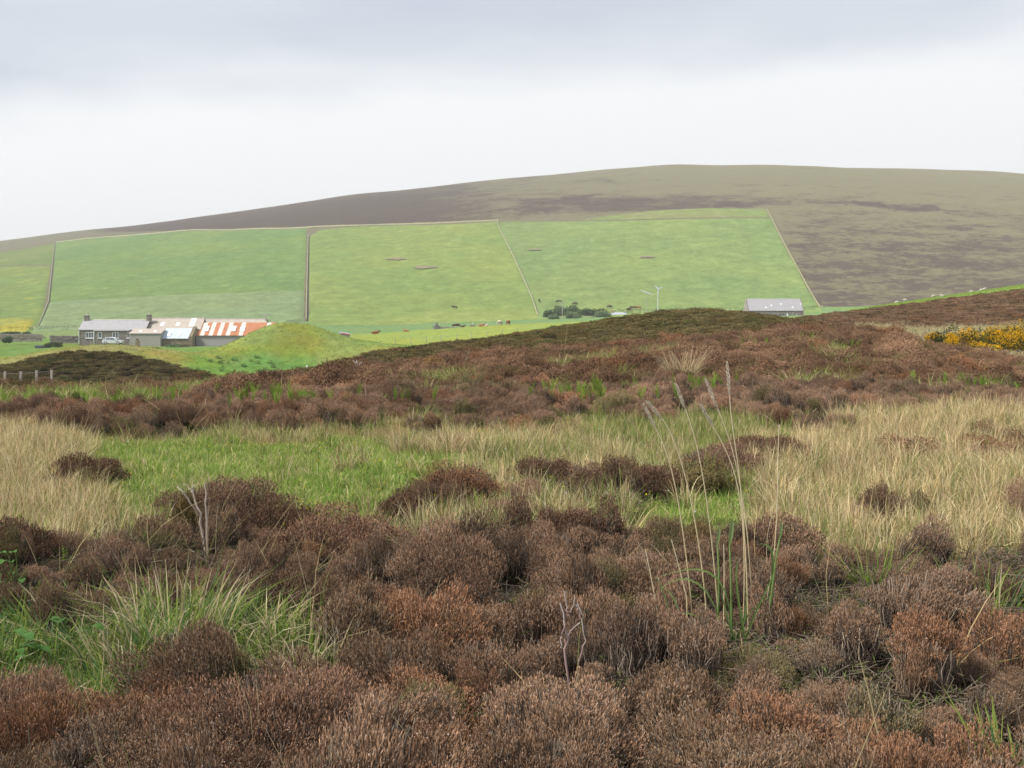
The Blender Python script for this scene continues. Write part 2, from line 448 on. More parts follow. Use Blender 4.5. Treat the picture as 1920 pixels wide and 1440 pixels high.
def ground_color(x, y):
    x = np.asarray(x, float); y = np.asarray(y, float)
    yy = np.maximum(y, 0.8)
    px = 960 + F * x / yy
    C = np.zeros(x.shape + (3,))
    def put(mask, col, amt=1.0):
        a = (mask * amt)[..., None]
        C[...] = C * (1 - a) + np.array(col) * a
    nz = fbm(x / 14, y / 14, 31, 4); nf = fbm(x / 3.1, y / 3.1, 37, 3); nb = fbm(x / 45, y / 45, 39, 3)
    # pasture beyond the moor
    put(np.ones(x.shape), (0.150, 0.215, 0.062))
    put(sstep(nz, 0.48, 0.66), (0.215, 0.235, 0.072), 0.8)
    put(sstep(nb, 0.55, 0.7), (0.12, 0.20, 0.07), 0.5)
    put(((px > 600) & (y > 190) & (y < 360)).astype(float), (0.215, 0.265, 0.062), 0.65)
    put(((px > 560) & (y > 358)).astype(float), (0.120, 0.205, 0.090), 0.85)
    put(((px < 560) & (y > 330)).astype(float), (0.165, 0.225, 0.10), 0.8)
    put(((px < 420) & (y > 205) & (y < 330)).astype(float), (0.105, 0.205, 0.058), 0.6)
    bar = bump(x, y, 535, 150, 9.5, 11, 2.4)
    put(sstep(bar, 0.2, 0.5), (0.180, 0.235, 0.062), 0.75)
    put(sstep(bar, 0.2, 0.5) * sstep(nf, 0.5, 0.68), (0.215, 0.245, 0.08), 0.5)
    put(sstep(bump(x, y, 560, 148, 4.5, 5), .3, .7) * sstep(nz, .42, .56), (0.20, 0.20, 0.075), 0.2)
    bank = bump(x, y, 160, 128, 12, 8)
    put(sstep(bank, 0.25, 0.5), (0.225, 0.225, 0.075), 0.75)
    put(sstep(bank, 0.25, 0.5) * sstep(nf, 0.5, 0.66), (0.30, 0.25, 0.11), 0.6)
    put(sstep(px + (nf - .5) * 90, 330, 375) * (1 - sstep(px, 560, 620)) * sstep(y, 108, 116) * (1 - sstep(y + (nf - .5) * 14, 132, 142)), (0.11, 0.22, 0.055), 0.9)
    put(((px > 1560) & (y > 131) & (y < 215)).astype(float), (0.150, 0.230, 0.055), 0.9)
    put(((px > 1560) & (y > 127) & (y < 136) & (nf > 0.45)).astype(float), (0.30, 0.25, 0.13), 0.8)
    # rough grass hollow on the right, round the gorse
    put(((px > 1480) & (y > 50) & (y < 89)).astype(float), (0.29, 0.245, 0.115))
    put(((px > 1480) & (y > 60) & (y < 89)).astype(float) * sstep(nz, 0.62, 0.70), (0.145, 0.225, 0.055), 0.7)
    put(far_heath(x, y) & (y >= 23), (0.060, 0.046, 0.030))
    z = zone(x, y)
    m = y < 24
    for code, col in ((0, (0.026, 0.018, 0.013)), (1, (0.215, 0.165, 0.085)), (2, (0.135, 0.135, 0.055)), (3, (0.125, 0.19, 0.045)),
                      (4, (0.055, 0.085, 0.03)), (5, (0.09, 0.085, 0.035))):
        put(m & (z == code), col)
    C *= (0.85 + 0.3 * fbm(x / 1.1, y / 1.1, 91, 2))[..., None]
    return C

# ------------------------------------------------------------------ ground sheet, hill and fields
def build_land():
    azf = np.radians(np.linspace(-28, 28, 520))
    side = np.radians(np.concatenate([np.linspace(28, 60, 33)[1:], np.linspace(60, 180, 25)[1:]]))
    az = np.concatenate([-side[::-1], azf, side])
    Rr = np.concatenate([[0.3], np.geomspace(0.8, 485, 430)])
    def grid(rr, azs):
        A_, R_ = np.meshgrid(azs, rr)
        # in front rows are depth lines, to the sides and behind they are circles
        k = 1 / np.cos(np.clip(A_, -AZL, AZL))
        x = R_ * k * np.sin(A_); y = R_ * k * np.cos(A_)
        return x, y
    def faces(nr, na):
        i = (np.arange(nr - 1) * na)[:, None] + np.arange(na - 1)[None, :]
        return np.stack([i, i + 1, i + na + 1, i + na], -1).reshape(-1, 4)
    x, y = grid(Rr, az)
    z = ground(x, y)
    V = np.stack([x, y, z], -1).reshape(-1, 3)
    me = mesh_from('ground', V, faces(len(Rr), len(az)), ground_color(x, y).reshape(-1, 3), M_GROUND, smooth=True)
    o = link('ground', me); tag(o, 'rough moorland and pasture running from the camera to the hill', None, None, 'structure')
    Rh = np.concatenate([[485.0], np.geomspace(492, 1700, 170), [1850, 2050, 2400, 2800]])
    azh = np.concatenate([-side[::-1][-36:], np.radians(np.linspace(-28, 28, 420)), side[:36]])
    x, y = grid(Rh, azh)
    z = ground(x, y)
    V = np.stack([x, y, z], -1).reshape(-1, 3)
    px = 960 + F * x / np.maximum(y, 1); py = HZ - F * (z - EYE) / np.maximum(y, 1)
    heath = np.full(px.shape, 0.30)
    # dark heather along the upper left shoulder
    fieldtop = np.interp(px, [-400, 0, 140, 560, 700, 940, 1200, 1440], [505, 460, 437, 428, 424, 414, 398, 392])
    sky_ = np.interp(px, [p[0] for p in TOP], [p[1] for p in TOP])
    t = (fieldtop - py) / np.maximum(fieldtop - sky_, 1)
    dark = sstep(px, 130, 260) * (1 - sstep(px, 700, 1060)) * sstep(t, -0.02, 0.12) * (1 - 0.3 * sstep(t, 0.8, 1))
    heath = heath + 0.52 * dark
    heath = heath + 0.34 * sstep(px, 940, 1000) * (1 - sstep(np.abs(py - 385 + (px - 1100) * 0.02), 6, 22)) * (1 - sstep(px, 1250, 1500))
    heath = heath + 0.23 * sstep(px, 1440, 1520) * sstep(py, 370, 480) - 0.10 * sstep(px, 1000, 1200) * (1 - sstep(py, 335, 380))
    heath = heath - 0.35 * (1 - sstep(px, 20, 150))
    # thin dark terraces on the upper right
    for (x0, y0, x1, y1, w, a) in ((1080, 338, 1240, 340, 3, .4), (1340, 388, 1480, 376, 6, .5), (1480, 372, 1760, 392, 5, .45), (1600, 380, 1920, 410, 4, .35), (1050, 374, 1130, 366, 4, .45), (980, 332, 1200, 324, 2.5, .25), (1300, 345, 1700, 352, 3, .2)):
        yl = np.interp(px, [x0, x1], [y0, y1]) + (fbm(px / 40, py * 0, 8, 2) - .5) * 12
        heath = heath + 0.55 * a * np.exp(-((py - yl) / w) ** 2) * ((px > x0) & (px < x1))
    heath = np.clip(heath, 0, 1.3)
    me = mesh_from('hill', V, faces(len(Rh), len(azh)), None, M_HILL, smooth=True)
    at = me.attributes.new('Heath', 'FLOAT', 'POINT'); at.data.foreach_set('value', heath.ravel().astype(np.float32))
    o = link('hill', me); tag(o, 'broad rounded moorland hill with dark heather and tan grass', None, None, 'structure')
build_land()

def coons(bot, top, lef, rig, nu, nv):
    def pl(p, n):
        p = np.array(p, float); s = np.concatenate([[0], np.cumsum(np.hypot(*np.diff(p, axis=0).T))]); s /= s[-1]
        u = np.linspace(0, 1, n); return np.stack([np.interp(u, s, p[:, 0]), np.interp(u, s, p[:, 1])], -1)
    B, T = pl(bot, nu), pl(top, nu); Lf, Rt = pl(lef, nv), pl(rig, nv)
    u = np.linspace(0, 1, nu)[None, :, None]; v = np.linspace(0, 1, nv)[:, None, None]
    return (1 - v) * B[None] + v * T[None] + (1 - u) * Lf[:, None] + u * Rt[:, None] - ((1 - u) * (1 - v) * B[0] + u * (1 - v) * B[-1] + (1 - u) * v * T[0] + u * v * T[-1])
def field(label, bot, top, lef, rig, mat, lift=0.35, nu=70, nv=40):
    P = coons(bot, top, lef, rig, nu, nv).reshape(-1, 2)
    P[:, 0] += (fbm(P[:, 0] / 15, P[:, 1] / 15, 4, 2) - .5) * 3
    Y = hillY(P[:, 0], P[:, 1])
    if bot[0][1] > 590: Y[:nu] = 468.0
    x = wx(P[:, 0], Y)
    lf = np.full((nv, nu), lift); lf[-1] = -0.1; lf[:, 0] = lf[:, -1] = -0.1; lf[0] = 0.04 if bot[0][1] > 590 else -0.1
    V = np.stack([x, Y, ground(x, Y) + lf.ravel()], -1)
    i = (np.arange(nv - 1) * nu)[:, None] + np.arange(nu - 1)[None, :]
    Fq = np.stack([i, i + 1, i + nu + 1, i + nu], -1).reshape(-1, 4)
    o = link('field', mesh_from('field', V, Fq, None, mat, smooth=True))
    tag(o, label, None, None, 'structure')
GA = (0.125, 0.200, 0.066); GB = (0.165, 0.245, 0.062)
field('dark green pasture on the hillside above the farm', [(92, 572), (330, 559), (571, 551)], [(104, 449), (330, 437), (480, 431), (577, 431)],
      [(92, 572), (100, 500), (104, 449)], [(571, 551), (574, 500), (577, 431)], field_mat('field_dark', GA, (0.160, 0.225, 0.066), (0.200, 0.235, 0.08)))
field('pale even green crop field directly behind the farm roofs', [(62, 632), (330, 618), (570, 612)], [(92, 567), (330, 554), (571, 546)],
      [(62, 632), (80, 595), (92, 567)], [(570, 612), (571, 546)], field_mat('field_pale', (0.175, 0.235, 0.112), (0.19, 0.24, 0.105)), lift=0.75)
field('green pasture with yellow flowers at the far left', [(-320, 636), (-100, 632), (62, 630)], [(-320, 560), (0, 500), (96, 500)],
      [(-320, 636), (-320, 560)], [(62, 630), (80, 595), (96, 500)], field_mat('field_flowers', (0.145, 0.215, 0.062), (0.185, 0.225, 0.06), (0.36, 0.30, 0.03), scale=0.014))
field('rough green slope above the flowery pasture', [(-320, 558), (0, 499), (101, 499)], [(-320, 520), (0, 470), (102, 452)],
      [(-320, 558), (-320, 520)], [(101, 499), (105, 452)], field_mat('field_rough', (0.135, 0.185, 0.055), (0.175, 0.205, 0.065), (0.20, 0.18, 0.08)), nu=50, nv=16)
field('yellow green pasture in the middle of the hillside', [(578, 611), (800, 607), (1012, 599)], [(580, 447), (600, 436), (680, 428), (800, 424), (932, 418)],
      [(578, 611), (580, 447)], [(1012, 599), (1000, 560), (960, 470), (932, 418)], field_mat('field_yellow', (0.200, 0.242, 0.068), (0.160, 0.225, 0.066), (0.245, 0.255, 0.085)))
field('bright green pasture on the right of the hillside', [(1009, 598), (1300, 590), (1542, 586)], [(931, 418), (1100, 414), (1300, 413), (1446, 410)],
      [(1009, 598), (997, 560), (957, 470), (931, 418)], [(1542, 586), (1520, 550), (1482, 480), (1446, 410)], field_mat('field_bright', (0.148, 0.212, 0.074), (0.185, 0.235, 0.076), (0.215, 0.235, 0.088)))
field('ragged pale green strip along the top of the right pasture', [(1090, 413), (1300, 412), (1444, 409)], [(1150, 404), (1250, 392), (1330, 388), (1436, 392)],
      [(1090, 413), (1150, 404)], [(1444, 409), (1436, 392)], field_mat('field_top', (0.165, 0.215, 0.07), (0.19, 0.20, 0.08), (0.2, 0.18, 0.09)), nu=50, nv=14)
field('yellow flowering patch at the bottom of the far left pasture', [(-200, 630), (-60, 627), (56, 624)], [(-200, 606), (-60, 598), (68, 600)],
      [(-200, 630), (-200, 606)], [(56, 624), (68, 600)], field_mat('field_yellow_flowers', (0.22, 0.235, 0.055), (0.36, 0.31, 0.04), (0.42, 0.35, 0.03), scale=0.03), lift=.8, nu=40, nv=14)
# scraps of bare earth on the pastures
def scar(px, py, w, hgt, seed):
    rr = np.random.default_rng(seed)
    th = np.linspace(0, 2 * np.pi, 15)[:-1]
    k = 1 + rr.uniform(-0.35, 0.35, 14)
    qx = px + w * np.cos(th) * k; qy = py + hgt * np.sin(th) * k
    qx = np.concatenate([[px], qx]); qy = np.concatenate([[py], qy])
    Y = hillY(qx, qy); x = wx(qx, Y)
    V = np.stack([x, Y, ground(x, Y) + 0.85], -1)
    Fq = np.array([(0, 1 + i, 1 + (i + 1) % 14) for i in range(14)])
    return V, Fq
M_EARTH = solid('bare_earth', (0.19, 0.165, 0.09), 1.0, 0.4, 0.3)
for n_, (px, py, w, hh, lab) in enumerate([(800, 503, 22, 4, 'largest bare brown scar in the middle pasture'), (742, 487, 18, 3, 'thin bare scar to the upper left of the largest scar'),
                              (1212, 484, 17, 2.5, 'reddish bare scar in the right pasture'), (1003, 469, 15, 2.5, 'short bare scar by the wall of the right pasture')]):
    V, Fq = scar(px, py, w, hh * .7, n_)
    o = link('earth_scar', mesh_from('earth_scar', V, Fq, None, M_EARTH)); tag(o, lab, None, None, 'structure')

# ------------------------------------------------------------------ the air
def build_haze():
    m, t = new_mat('haze_air')
    v = N(t, 'ShaderNodeVolumePrincipled')
    v.inputs['Color'].default_value = (0.97, 0.98, 1.0, 1)
    v.inputs['Density'].default_value = 0.00024
    v.inputs['Anisotropy'].default_value = 0.3
    o = N(t, 'ShaderNodeOutputMaterial'); L(t, v.outputs[0], o.inputs['Volume'])
    def zr(n_):
        a = np.empty(len(bpy.data.meshes[n_].vertices) * 3, np.float32); bpy.data.meshes[n_].vertices.foreach_get('co', a); return a[2::3].min(), a[2::3].max()
    lo = float(min(zr('ground')[0], zr('hill')[0])); hi = float(zr('hill')[1])
    x0, x1, y0, y1, z0, z1 = -4700, 4700, -900, 3100, lo - 1.5, hi + 6
    V = [(x, y, z) for z in (z0, z1) for y in (y0, y1) for x in (x0, x1)]
    Fq = [(0, 2, 3, 1), (4, 5, 7, 6), (0, 1, 5, 4), (2, 6, 7, 3), (0, 4, 6, 2), (1, 3, 7, 5)]
    o = link('haze', mesh_from('haze', np.array(V), np.array(Fq), None, m))
    tag(o, 'thin pale summer haze over the valley', None, None, 'stuff')
build_haze()

# ------------------------------------------------------------------ plants: shapes to scatter
PROTO = {}
def proto_col(name): 
    PROTO[name] = bpy.data.collections.new(name); return PROTO[name]
def add_proto(cname, me):
    c = PROTO.get(cname) or proto_col(cname)
    o = bpy.data.objects.new('%s_%02d' % (cname, len(c.objects)), me); c.objects.link(o)

def unit(v): return v / (np.linalg.norm(v, axis=-1, keepdims=True) + 1e-9)
BR_LO = np.array((0.118, 0.068, 0.040)); BR_HI = np.array((0.350, 0.212, 0.130)); RUST = np.array((0.225, 0.130, 0.075)); GREYT = np.array((0.22, 0.185, 0.15))
def shoots(rng, pos, d, ln, w, col_lo, col_hi, tipk=1.65, basek=0.32, face=None, pale=0.0):
    """kite shaped twigs ending at pos"""
    n = len(pos)
    side = unit(np.cross(d, rng.normal(size=(n, 3)))) if face is None else unit(np.cross(face, d) + rng.normal(0, 0.15, (n, 3)))
    L_ = ln * rng.uniform(0.6, 1.25, n)[:, None]
    W_ = w * rng.uniform(0.7, 1.3, n)[:, None]
    b = pos - d * L_; mid = pos - d * L_ * 0.38
    V = np.stack([b, mid - side * W_, pos, mid + side * W_], 1).reshape(-1, 3)
    t = rng.uniform(0, 1, n)[:, None]
    c = col_lo * (1 - t) + col_hi * t
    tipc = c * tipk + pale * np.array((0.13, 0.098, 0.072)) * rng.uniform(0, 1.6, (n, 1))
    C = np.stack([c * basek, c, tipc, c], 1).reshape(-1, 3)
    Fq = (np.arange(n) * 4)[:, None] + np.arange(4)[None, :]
    return V, Fq, C
def dome_points(rng, n, Rr, H, phimax, lobes, amp):
    th = rng.uniform(0, 2 * np.pi, n); cp = 1 - rng.uniform(0, 1, n) * (1 - math.cos(phimax)); ph = np.arccos(cp)
    nrm = np.stack([np.sin(ph) * np.cos(th), np.sin(ph) * np.sin(th), np.cos(ph)], -1)
    lb = unit(rng.normal(size=(lobes, 3)) * (1, 1, 0.5) + (0, 0, 0.45)); dt = nrm @ lb.T; k = np.max(dt, axis=1); li = np.argmax(dt, axis=1)
    lh = rng.uniform(0.78, 1.12, lobes)[li]
    s = (1 - amp + amp * sstep(k, 1 - 1.6 / lobes * 1.3, 1 - 0.02) * 1.35) * lh
    return nrm, s, lb[li]
def heather_parts(seed, Rr=0.22, H=0.36, n=4600, sl=0.024, sw=0.0016, stems=46, dots=0.28, rust=0.25, grey=0.06, phimax=1.75, lean=(0, 0), lobes=20, plate=False, cvar=1.0):
    rng = np.random.default_rng(seed)
    nrm, s, lbd = dome_points(rng, n, Rr, H, phimax, lobes, 0.36)
    k = np.minimum(1.06, rng.beta(7, 1.3, n) * 1.08) * s
    low = 0.40 * H
    pos = np.stack([nrm[:, 0] * Rr * k, nrm[:, 1] * Rr * k, low + (H - low) * nrm[:, 2] * k], -1)
    pos[:, 2] += rng.normal(0, 0.012, n)
    d = unit(np.array([0.06, 0, 0.80]) + lbd * 0.25 + nrm * 0.28 + (nrm - lbd) * 0.3 + rng.normal(0, 0.32, (n, 3)) + np.array([lean[0], lean[1], 0]))
    if plate: d = unit(np.cross(nrm, rng.normal(size=(n, 3))) * 0.8 + nrm * 0.45 + np.array([0, 0, 0.35]))
    pos[:, 0] += lean[0] * pos[:, 2]; pos[:, 1] += lean[1] * pos[:, 2]
    kind = rng.uniform(0, 1, n)
    lo = np.where((kind < rust)[:, None], RUST * 0.8, BR_LO); hi = np.where((kind < rust)[:, None], RUST * 1.15, BR_HI)
    lo, hi = lo + (hi - lo) * 0.5 * (1 - cvar), hi - (hi - lo) * 0.5 * (1 - cvar)
    gm = (kind > 1 - grey)[:, None]; lo = np.where(gm, GREYT * 0.7, lo); hi = np.where(gm, GREYT * 1.15, hi)
    fol = shoots(rng, pos, d, sl, sw, lo, hi, face=nrm if plate else None, pale=0.0 if plate else 1.0)  # bases dark like old wood, deepened further as painted shade in the gaps
    nd = int(n * dots)
    if nd:
        idx = rng.choice(n, nd, replace=False)
        pd = pos[idx] + d[idx] * rng.uniform(-0.03, 0.002, (nd, 1)); sd = unit(rng.normal(size=(nd, 3)))
        dd = shoots(rng, pd + sd * 0.003, sd, 0.006, 0.0020, np.array((0.34, 0.25, 0.20)), np.array((0.52, 0.41, 0.34)), 1.0, 1.0)
        fol = join([fol, dd])
    st = None
    if stems:
        th = rng.uniform(0, 2 * np.pi, stems); q = np.sqrt(rng.uniform(0.05, 1, stems))
        q = np.where(rng.uniform(0, 1, stems) < 0.6, rng.uniform(0.75, 1.0, stems), q); k_ = math.sin(min(phimax, 1.5))
        base = np.stack([np.cos(th) * q * Rr * 0.42, np.sin(th) * q * Rr * 0.42, np.full(stems, -0.02)], -1)
        end = np.stack([np.cos(th) * q * Rr * 0.93 * k_, np.sin(th) * q * Rr * 0.93 * k_, low + (H - low) * np.sqrt(np.maximum(0, 1 - (q * k_) ** 2)) * 0.95], -1)
        end[:, 0] += lean[0] * end[:, 2]; end[:, 1] += lean[1] * end[:, 2]
        tt = np.linspace(0, 1, 6)[None, :, None]
        mid = base * 0.4 + end * 0.6; mid[:, 2] *= 0.62
        P = (1 - tt) ** 2 * base[:, None] + 2 * tt * (1 - tt) * mid[:, None] + tt ** 2 * end[:, None]
        P = P + rng.normal(0, 0.0095, P.shape) * (tt > 0)
        Rad = np.linspace(0.0036, 0.0016, 6)[None, :] * rng.uniform(0.7, 1.4, (stems, 1))
        g = rng.uniform(0, 1, (stems, 1, 1))
        g = g ** 2.2
        C = np.array((0.062, 0.043, 0.034)) * (1 - g) + np.array((0.30, 0.245, 0.19)) * g + np.zeros((stems, 6, 3))
        st = tubes(P, Rad, C, 3)
    return fol, st
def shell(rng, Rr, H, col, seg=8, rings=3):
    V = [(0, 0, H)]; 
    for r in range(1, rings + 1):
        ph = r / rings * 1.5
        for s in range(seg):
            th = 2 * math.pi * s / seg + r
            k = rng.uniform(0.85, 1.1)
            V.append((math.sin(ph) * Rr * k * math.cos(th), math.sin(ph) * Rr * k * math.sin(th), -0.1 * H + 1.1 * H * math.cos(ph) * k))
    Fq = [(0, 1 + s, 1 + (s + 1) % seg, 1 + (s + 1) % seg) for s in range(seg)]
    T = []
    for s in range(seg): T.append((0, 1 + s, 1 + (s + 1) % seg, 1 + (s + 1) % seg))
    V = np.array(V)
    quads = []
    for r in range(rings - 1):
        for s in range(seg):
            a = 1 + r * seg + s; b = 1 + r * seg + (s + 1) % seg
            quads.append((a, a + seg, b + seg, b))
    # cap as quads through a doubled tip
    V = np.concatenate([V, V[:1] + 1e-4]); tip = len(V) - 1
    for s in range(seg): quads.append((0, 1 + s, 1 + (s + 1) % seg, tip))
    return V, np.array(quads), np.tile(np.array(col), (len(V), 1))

NEAR_SHAPES = [dict(Rr=0.18, H=0.27, n=6800, stems=70, phimax=1.5), dict(Rr=0.23, H=0.29, n=9800, stems=80, phimax=1.5), dict(Rr=0.13, H=0.29, n=4200, stems=70, phimax=1.3), dict(Rr=0.20, H=0.25, n=8000, stems=60, rust=0.5, phimax=1.55),
               dict(Rr=0.18, H=0.31, n=5600, stems=120, lean=(0.3, 0.05), phimax=1.2), dict(Rr=0.26, H=0.27, n=12000, stems=80, rust=0.12, phimax=1.55), dict(Rr=0.11, H=0.26, n=3400, stems=50, rust=0.45, phimax=1.4),
               dict(Rr=0.18, H=0.30, n=3200, stems=170, grey=0.2, phimax=1.05), dict(Rr=0.15, H=0.28, n=5000, stems=90, lean=(-0.25, 0.1), phimax=1.3, rust=.35)]
for i, kw in enumerate(NEAR_SHAPES):
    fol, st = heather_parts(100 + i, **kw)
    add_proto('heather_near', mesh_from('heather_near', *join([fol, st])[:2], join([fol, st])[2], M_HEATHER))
for i in range(6):
    rng = np.random.default_rng(300 + i)
    Rr, H = rng.uniform(0.30, 0.42), rng.uniform(0.26, 0.38)
    fol, _ = heather_parts(320 + i, Rr=Rr, H=H, n=3800, sl=0.030, sw=0.0062, stems=0, dots=0, rust=0.12, phimax=1.75, plate=True, lobes=9, cvar=.35, grey=0)
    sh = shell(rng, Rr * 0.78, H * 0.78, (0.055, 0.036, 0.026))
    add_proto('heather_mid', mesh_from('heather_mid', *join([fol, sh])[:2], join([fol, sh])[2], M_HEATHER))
for i in range(5):
    rng = np.random.default_rng(400 + i)
    Rr, H = rng.uniform(0.6, 0.95), rng.uniform(0.26, 0.40)
    fol, _ = heather_parts(420 + i, Rr=Rr, H=H, n=520, sl=0.09, sw=0.026, stems=0, dots=0, rust=0.12, phimax=1.6, plate=True, lobes=8, cvar=.5, grey=0)
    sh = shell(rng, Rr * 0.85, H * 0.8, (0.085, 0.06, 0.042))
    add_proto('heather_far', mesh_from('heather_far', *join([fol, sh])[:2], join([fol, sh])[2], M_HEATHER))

for i in range(4):
    rng = np.random.default_rng(480 + i)
    n = 260
    pos = np.stack([rng.normal(0, .10, n), rng.normal(0, .10, n), rng.uniform(.0, .05, n)], -1); d = unit(rng.normal(size=(n, 3)) * (1, 1, .45) + (0, 0, .25))
    a_ = shoots(rng, pos + d * .02, d, .045, .0022, np.array((0.07, 0.045, 0.028)), np.array((0.21, 0.14, 0.085)), 1.1, .8)
    P = np.stack([pos[:40], pos[:40] + unit(rng.normal(size=(40, 3)) * (1, 1, .2)) * .07, pos[:40] + unit(rng.normal(size=(40, 3)) * (1, 1, .2)) * .12], 1)
    b_ = tubes(P, np.full((40, 3), .0018), np.tile(np.array((0.15, 0.12, 0.09)), (40, 3, 1)), 3)
    g_ = shoots(rng, pos[:50] + (0, 0, .03), unit(rng.normal(size=(50, 3)) + (0, 0, 1.2)), .05, .0022, np.array((0.06, 0.09, 0.025)), np.array((0.14, 0.17, 0.05)), 1.1, .8)
    add_proto('litter', mesh_from('litter', *join([a_, b_, g_])[:2], join([a_, b_, g_])[2], M_HEATHER))

def blades(rng, n, root, hgt, w, lean, bend, cols, segs=4, curl=1.0):
    """a tuft of n arching blades; cols = list of (base, tip, weight)"""
    th = rng.uniform(0, 2 * np.pi, n); q = np.sqrt(rng.uniform(0, 1, n)) * root
    b = np.stack([np.cos(th) * q, np.sin(th) * q, np.full(n, -0.02)], -1)
    th2 = th + rng.normal(0, 0.7, n)
    out = np.stack([np.cos(th2), np.sin(th2), np.zeros(n)], -1)
    h_ = hgt * rng.uniform(0.45, 1.1, n); le = lean * rng.uniform(0.3, 1.4, n); be = bend * rng.uniform(0, 1.5, n) ** 1.5
    t = np.linspace(0, 1, segs + 1)[None, :]
    P = b[:, None] + out[:, None] * (h_[:, None] * (le[:, None] * t + be[:, None] * t ** 2.5))[..., None]
    P[..., 2] += h_[:, None] * (t - 0.5 * be[:, None] * t ** 3)
    W = w * rng.uniform(0.6, 1.3, (n, 1)) * (np.array([0.8, 1, 0.9, 0.6, 0.1]) if segs == 4 else np.linspace(1, 0.1, segs + 1))[None, :]
    side = unit(np.cross(out + rng.normal(0, 0.5, (n, 3)), np.array([0, 0, 1.0])) + rng.normal(0, 0.15, (n, 3)))
    wts = np.array([c[2] for c in cols], float); wts /= wts.sum()
    ci = rng.choice(len(cols), n, p=wts)
    cb = np.array([c[0] for c in cols])[ci]; ct = np.array([c[1] for c in cols])[ci]
    v = rng.uniform(0.75, 1.25, (n, 1, 1))
    C = (cb[:, None] * (1 - t[..., None]) + ct[:, None] * t[..., None]) * v
    return ribbons(P, W, side, C)
STRAW = ((0.38, 0.31, 0.14), (0.60, 0.48, 0.28)); PALE = ((0.46, 0.38, 0.20), (0.68, 0.59, 0.40)); REDDRY = ((0.24, 0.15, 0.075), (0.36, 0.23, 0.13))
GREEN = ((0.11, 0.17, 0.035), (0.20, 0.29, 0.065)); LIME = ((0.17, 0.24, 0.045), (0.31, 0.38, 0.09)); OLIVE = ((0.10, 0.12, 0.04), (0.22, 0.22, 0.085))
SEAG = ((0.07, 0.15, 0.05), (0.14, 0.25, 0.10))
def cw(c, w): return (c[0], c[1], w)
for i in range(6):
    rng = np.random.default_rng(500 + i)
    V, Fq, C = blades(rng, 46, 0.10, rng.uniform(0.34, 0.46), 0.0033, 0.26, 0.32, [cw(STRAW, 5), cw(PALE, 2), cw(REDDRY, 2), cw(OLIVE, 2.5)])
    add_proto('grass_dry', mesh_from('grass_dry', V, Fq, C, M_GRASS))
for i in range(6):
    rng = np.random.default_rng(540 + i)
    V, Fq, C = blades(rng, 44, 0.10, rng.uniform(0.24, 0.36), 0.0034, 0.3, 0.3, [cw(STRAW, 2.4), cw(PALE, 0.8), cw(REDDRY, 1), cw(GREEN, 2.5), cw(LIME, 3), cw(OLIVE, 2)])
    add_proto('grass_mixed', mesh_from('grass_mixed', V, Fq, C, M_GRASS))
for i in range(5):
    rng = np.random.default_rng(580 + i)
    V, Fq, C = blades(rng, 52, 0.13, rng.uniform(0.14, 0.20), 0.0036, 0.3, 0.35, [cw(GREEN, 4), cw(LIME, 5), cw(OLIVE, 1.2), cw(STRAW, 0.8), cw(PALE, 0.35)])
    add_proto('grass_sward', mesh_from('grass_sward', V, Fq, C, M_GRASS))
for i in range(5):
    rng = np.random.default_rng(620 + i)
    V, Fq, C = blades(rng, 34, 0.08, rng.uniform(0.20, 0.30), 0.0034, 0.35, 0.5, [cw(GREEN, 3), cw(SEAG, 4), cw(LIME, 3), cw(PALE, 1.6), cw(STRAW, 1.2)])
    add_proto('grass_lush', mesh_from('grass_lush', V, Fq, C, M_GRASS))
for i in range(6):       # lone dead stalks among the heather
    rng = np.random.default_rng(660 + i)
    V, Fq, C = blades(rng, 4, 0.05, rng.uniform(0.40, 0.58), 0.0019, 0.45, 0.35, [cw(STRAW, 3), cw(PALE, 2), cw(REDDRY, 2), cw(OLIVE, 1)])
    add_proto('dead_stalk', mesh_from('dead_stalk', V, Fq, C, M_GRASS))
def fern_mesh(rng, n, ln):
    parts = []
    for f in range(n):
        th = rng.uniform(0, 2 * np.pi); out = np.array([np.cos(th), np.sin(th), 0.0]); sd = np.array([-np.sin(th), np.cos(th), 0.0])
        m = 11; t = np.linspace(0.15, 1, m); l_ = ln * rng.uniform(0.7, 1.2)
        sp = out * (0.25 * l_ * t ** 2)[:, None] + np.array([0, 0, 1.0]) * (l_ * t)[:, None]
        wd = 0.085 * l_ * np.sin(np.pi * np.clip(t * 0.93, 0, 1)) ** 0.6 * 1.6
        col = np.array((0.21, 0.31, 0.05)) * rng.uniform(0.8, 1.35)
        for s in (-1, 1):
            tip = sp + sd * (s * wd)[:, None] + np.array([0, 0, 0.05 * l_])
            a = sp - np.array([0, 0, 0.022 * l_]); b = sp + np.array([0, 0, 0.022 * l_])
            V = np.stack([a, tip, tip + np.array([0, 0, 0.008 * l_]), b], 1).reshape(-1, 3)
            parts.append((V, (np.arange(m) * 4)[:, None] + np.arange(4)[None, :], np.tile(col, (m * 4, 1))))
        P = np.stack([out * 0, sp[m // 2], sp[-1]])[None]
        parts.append(ribbons(P, np.array([[0.004, 0.003, 0.001]]) * l_ / 0.3, sd[None], np.tile(np.array((0.2, 0.24, 0.06)), (1, 3, 1))))
    return join(parts)
for i in range(4):
    rng = np.random.default_rng(700 + i)
    V, Fq, C = fern_mesh(rng, 5, 0.26)
    add_proto('fern', mesh_from('fern', V, Fq, C, M_LEAF))

